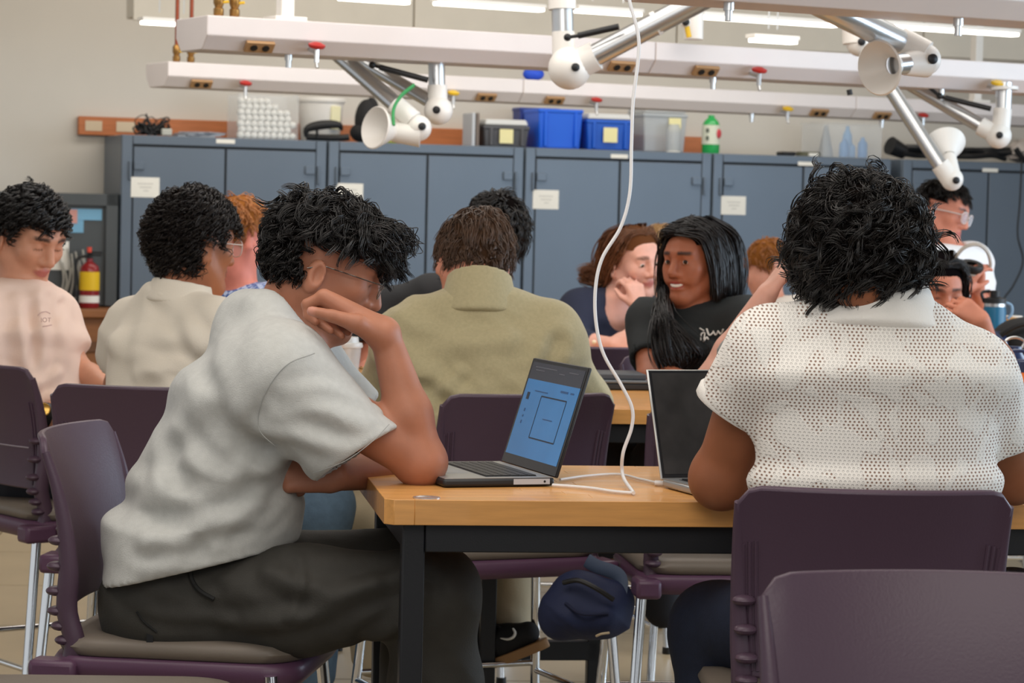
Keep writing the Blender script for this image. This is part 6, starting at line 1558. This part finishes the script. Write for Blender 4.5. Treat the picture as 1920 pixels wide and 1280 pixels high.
# ---- bare raised forearm beside the lace-knit sitter (that person is almost hidden)
rs = np.random.RandomState(38)
hL = Head(P(1560, 500, 6.30), V(-.1, -.35, .9), V(0, .95, .3), 1.0)
shL_ = (P(1655, 668, 6.2), P(1430, 664, 6.2))
make_person('pale-armed sitter almost hidden behind the lace-knit shirt', P(1500, 900, 6.15), hL, (226, 168, 148), (180, 100, 96), (60, 44, 36),
    [(P(1545, 890, 6.12), .15, .11), (P(1548, 760, 6.14), .165, .12), (P(1550, 660, 6.2), .17, .11), (P(1556, 610, 6.24), .12, .08)], shL_,
    [(shL_[1], P(1326, 728, 6.36), P(1438, 552, 6.30), V(.55, .8, 0), V(.9, -.3, .2), 1, .9), (shL_[0], P(1720, 750, 6.3), P(1620, 760, 6.55), V(-.8, 0, .4), V(0, -1, 0), -1, .3)],
    mat('grey_tee', (150, 150, 148), .85), .42, .075, [(P(1500, 930, 6.12), P(1372, 1020, 6.5), P(1360, 1250, 6.55)), (P(1580, 930, 6.12), P(1640, 960, 6.55), P(1640, 1250, 6.6))], mat('grey_sweatpants', (112, 110, 100), .85, var=.08, bump=.2), [scalp(hL, maskS, grow=1.08)], _mats['hair_brown'], .008, seed=20)
# ---- short ginger hair far behind, purple lanyard
rs = np.random.RandomState(39)
hM = Head(P(1440, 503, 11.0), V(.72, -.25, .5), V(.12, 1, 0), .95)
shM = (P(1500, 590, 10.9), P(1405, 590, 11.1))
tM, _, _, _ = make_person('small ginger-haired person far behind with a purple lanyard', P(1450, 700, 11), hM, (222, 156, 132), (186, 100, 92), (150, 96, 60), [(P(1450, 720, 11), .15, .1), (P(1450, 640, 11), .16, .1), (P(1450, 575, 11), .12, .08)], shM, [(shM[0], P(1510, 660, 10.8), P(1480, 680, 10.7), V(-.5, 0, -.4), V(0, -1, 0), 1, .4), (shM[1], P(1395, 660, 11), P(1430, 680, 10.8), V(.5, 0, -.4), V(0, -1, 0), -1, .4)], mat('white_shirt', (226, 222, 216), .85), .6, .07, (), None, [scalp(hM, maskS, grow=1.06), strand_hair(hM, rs, 160, 4, lambda n: .03, maskS, crown_flow(.6), .6, .1, .003, 5, .0018, .006)], hair_mat('hair_copper', (166, 104, 52), .45), .0105, seed=22)
g = MB(); g.tube(spline([P(1425, 560, 11.1), P(1424, 552, 10.98), P(1432, 548, 10.92), P(1444, 556, 10.9)], 14), .008, 6, flat=.4); build(g, 'lanyard', mat('purple_lanyard', (112, 88, 172), .6), tM, world=True)
# ---- fair-haired head between the two women
rs = np.random.RandomState(40)
hN = Head(P(1240, 478, 11.2), V(.2, -.3, .9), V(0, 1, .2), .98)
shN = (P(1300, 575, 11.2), P(1195, 575, 11.2))
make_person('fair-haired person glimpsed between the two long-haired women', P(1245, 700, 11.2), hN, (224, 168, 144), (186, 106, 98), (170, 130, 90), [(P(1245, 720, 11.2), .15, .1), (P(1245, 640, 11.2), .16, .1), (P(1245, 570, 11.2), .12, .08)], shN, [(shN[0], P(1310, 660, 11.1), P(1280, 680, 10.9), V(-.5, 0, -.4), V(0, -1, 0), -1, .4), (shN[1], P(1190, 660, 11.1), P(1220, 680, 10.9), V(.5, 0, -.4), V(0, -1, 0), 1, .4)], mat('navy_jersey', (0, 0, 0)), .6, .07, (), None, [scalp(hN, lambda n: 0 if n[1] > .4 and n[2] < .4 else 1, grow=1.08), strand_hair(hN, rs, 200, 4, lambda n: .06, lambda n: 0 if n[1] > .4 and n[2] < .4 else 1, crown_flow(0), .5, .3, .004, 5, .0018, .006)], hair_mat('hair_fair', (176, 138, 96), .45), .0105, seed=23)
# ---- man with glasses holding headphones, right
rs = np.random.RandomState(41)
hP = Head(P(1765, 400, 10.4), V(.80, -.30, -.46), V(.26, .95, 0), 1.02)
shP = (P(1745, 500, 10.22), P(1822, 492, 10.5))
tP, _, _, _ = make_person('man with clear glasses and white T-shirt holding headphones', P(1780, 760, 10.4), hP, (204, 132, 108), (176, 92, 84), (30, 24, 22), [(P(1775, 800, 10.4), .16, .11), (P(1780, 640, 10.4), .17, .115), (P(1784, 540, 10.38), .17, .11), (P(1786, 480, 10.38), .12, .08)], shP,
    [(shP[0], P(1770, 600, 10.1), P(1800, 545, 9.98), V(.5, .8, 0), V(.7, .3, .5), -1, .5), (shP[1], P(1842, 606, 10.3), P(1832, 548, 10.12), V(-.1, .95, -.15), V(-.5, .2, -.8), -1, .75)], mat('white_tee', (238, 236, 236), .85), .62, .075, [(P(1765, 820, 10.4), P(1770, 1050, 10.4), P(1770, 1300, 10.4)), (P(1800, 820, 10.5), P(1805, 1050, 10.5), P(1805, 1300, 10.5))], mat('dark_trousers', (0, 0, 0)), [scalp(hP, maskS, grow=1.05), strand_hair(hP, rs, 260, 5, lambda n: .05 if n[2] > .5 else .018, maskS, crown_flow(.5), .8, .02, .003, 4, .0014, .006)], _mats['hair_black'], .0085, seed=24, base_z=0)
glasses(hP, tP, mat('glasses_clear', (0, 0, 0)), .052, .044, .0024, mat('shiny_lens', (230, 236, 244), .03, alpha=.3))
# headphones in his hand
c = P(1828, 500, 10.0); t = thing('headphones', 'grey over-ear headphones held up by the man with glasses', 'headphones', c)
g = MB(); g.tube(spline([P(1786, 508, 10.02), P(1790, 486, 10.0), P(1808, 464, 9.98), P(1832, 458, 9.97), P(1850, 470, 9.98), P(1857, 492, 10.0), P(1855, 506, 10.01)], 36), .011, 10, flat=.6); build(g, 'headband', mat('headband_grey', (178, 168, 158), .35), t, world=True)
g = MB(); g.lathe([(.018, -.012), (.042, -.014), (.047, 0), (.042, .014), (.022, .012)], P(1822, 500, 9.98), V(.15, .9, -.4), 28, cap=False); build(g, 'ear_pad', M_black, t, world=True)
g = MB(); g.lathe([(.0, -.02), (.04, -.018), (.04, -.012), (0, -.01)], P(1822, 502, 9.98), V(.15, .9, -.4), 28); build(g, 'ear_cup', mat('headband_grey', (0, 0, 0)), t, world=True)
g = MB(); g.lathe([(.018, -.02), (.042, -.014), (.045, 0), (.042, .012)], P(1789, 516, 10.02), V(.9, .1, -.2), 24); build(g, 'ear_cup', mat('headband_grey', (0, 0, 0)), t, world=True)
# ---- woman looking down, right of the lace-knit sitter
rs = np.random.RandomState(42)
hQ = Head(P(1759, 545, 9.0), V(.16, -.36, -.92), V(.04, .93, -.36), 1.02)
shQ = (P(1680, 660, 9.05), P(1840, 660, 9.05))
tQ, _, _, _ = make_person('dark-haired woman looking down beside the lace-knit shoulder', P(1760, 860, 9.2), hQ, (192, 122, 96), (168, 84, 78), (26, 20, 18), [(P(1760, 840, 9.2), .15, .11), (P(1760, 730, 9.16), .16, .115), (P(1760, 660, 9.1), .15, .11), (P(1758, 620, 9.08), .11, .08)], shQ, [(shQ[0], P(1670, 740, 8.9), P(1720, 700, 8.75), V(.5, .5, 0), V(.5, 0, .8), -1, .5), (shQ[1], P(1860, 690, 8.9), P(1842, 600, 8.8), V(-.75, .5, 0), V(0, -.3, 1), 1, .7)], mat('navy_jersey', (0, 0, 0)), .7, .07, (), None, None, None, .008, fem=True, seed=25)
def maskQ(n): return 0 if (n[1] > .45 and n[2] < .35 - .2 * abs(n[0])) or (n[1] > .1 and n[2] < .0) else 1
G = []
for i in range(10):
    a = i / 9
    for sd in (-1, 1): G.append([hQ.p(0, .06, .11), hQ.p(sd * .05, .05 - .05 * a, .105), hQ.p(sd * .08, .035 - .06 * a, .05), hQ.p(sd * .088, .03 - .07 * a, -.02), hQ.p(sd * (.085), .035 - .08 * a, -.10)])
    G.append([hQ.p(.05 - .1 * a, -.03, .13), hQ.p(.07 - .14 * a, -.10, .07), hQ.p(.08 - .16 * a, -.11, -.02), hQ.p(.08 - .16 * a, -.10, -.12)])
put_hair([scalp(hQ, maskQ, grow=1.04), fringe(rs, G, 24, .008, M=13, rad=.0017, amp=.005, freq=8)], _mats['hair_longblack'], tQ)

chair('purple chair of the bowed sitter in the black T-shirt', 800, 8.28, math.radians(180))
chair('purple chair of the ginger-haired sitter in the checked shirt', 450, 8.62, math.radians(170))
chair('purple chair of the woman in the navy top', 1130, 10.1, math.radians(205))
chair('purple chair of the small ginger-haired person with the lanyard', 1450, 11.0, math.radians(180), False)
chair('purple chair of the fair-haired person between the women', 1245, 11.2, math.radians(180), False)
chair('purple chair of the woman looking down at the right', 1760, 9.55, math.radians(180))
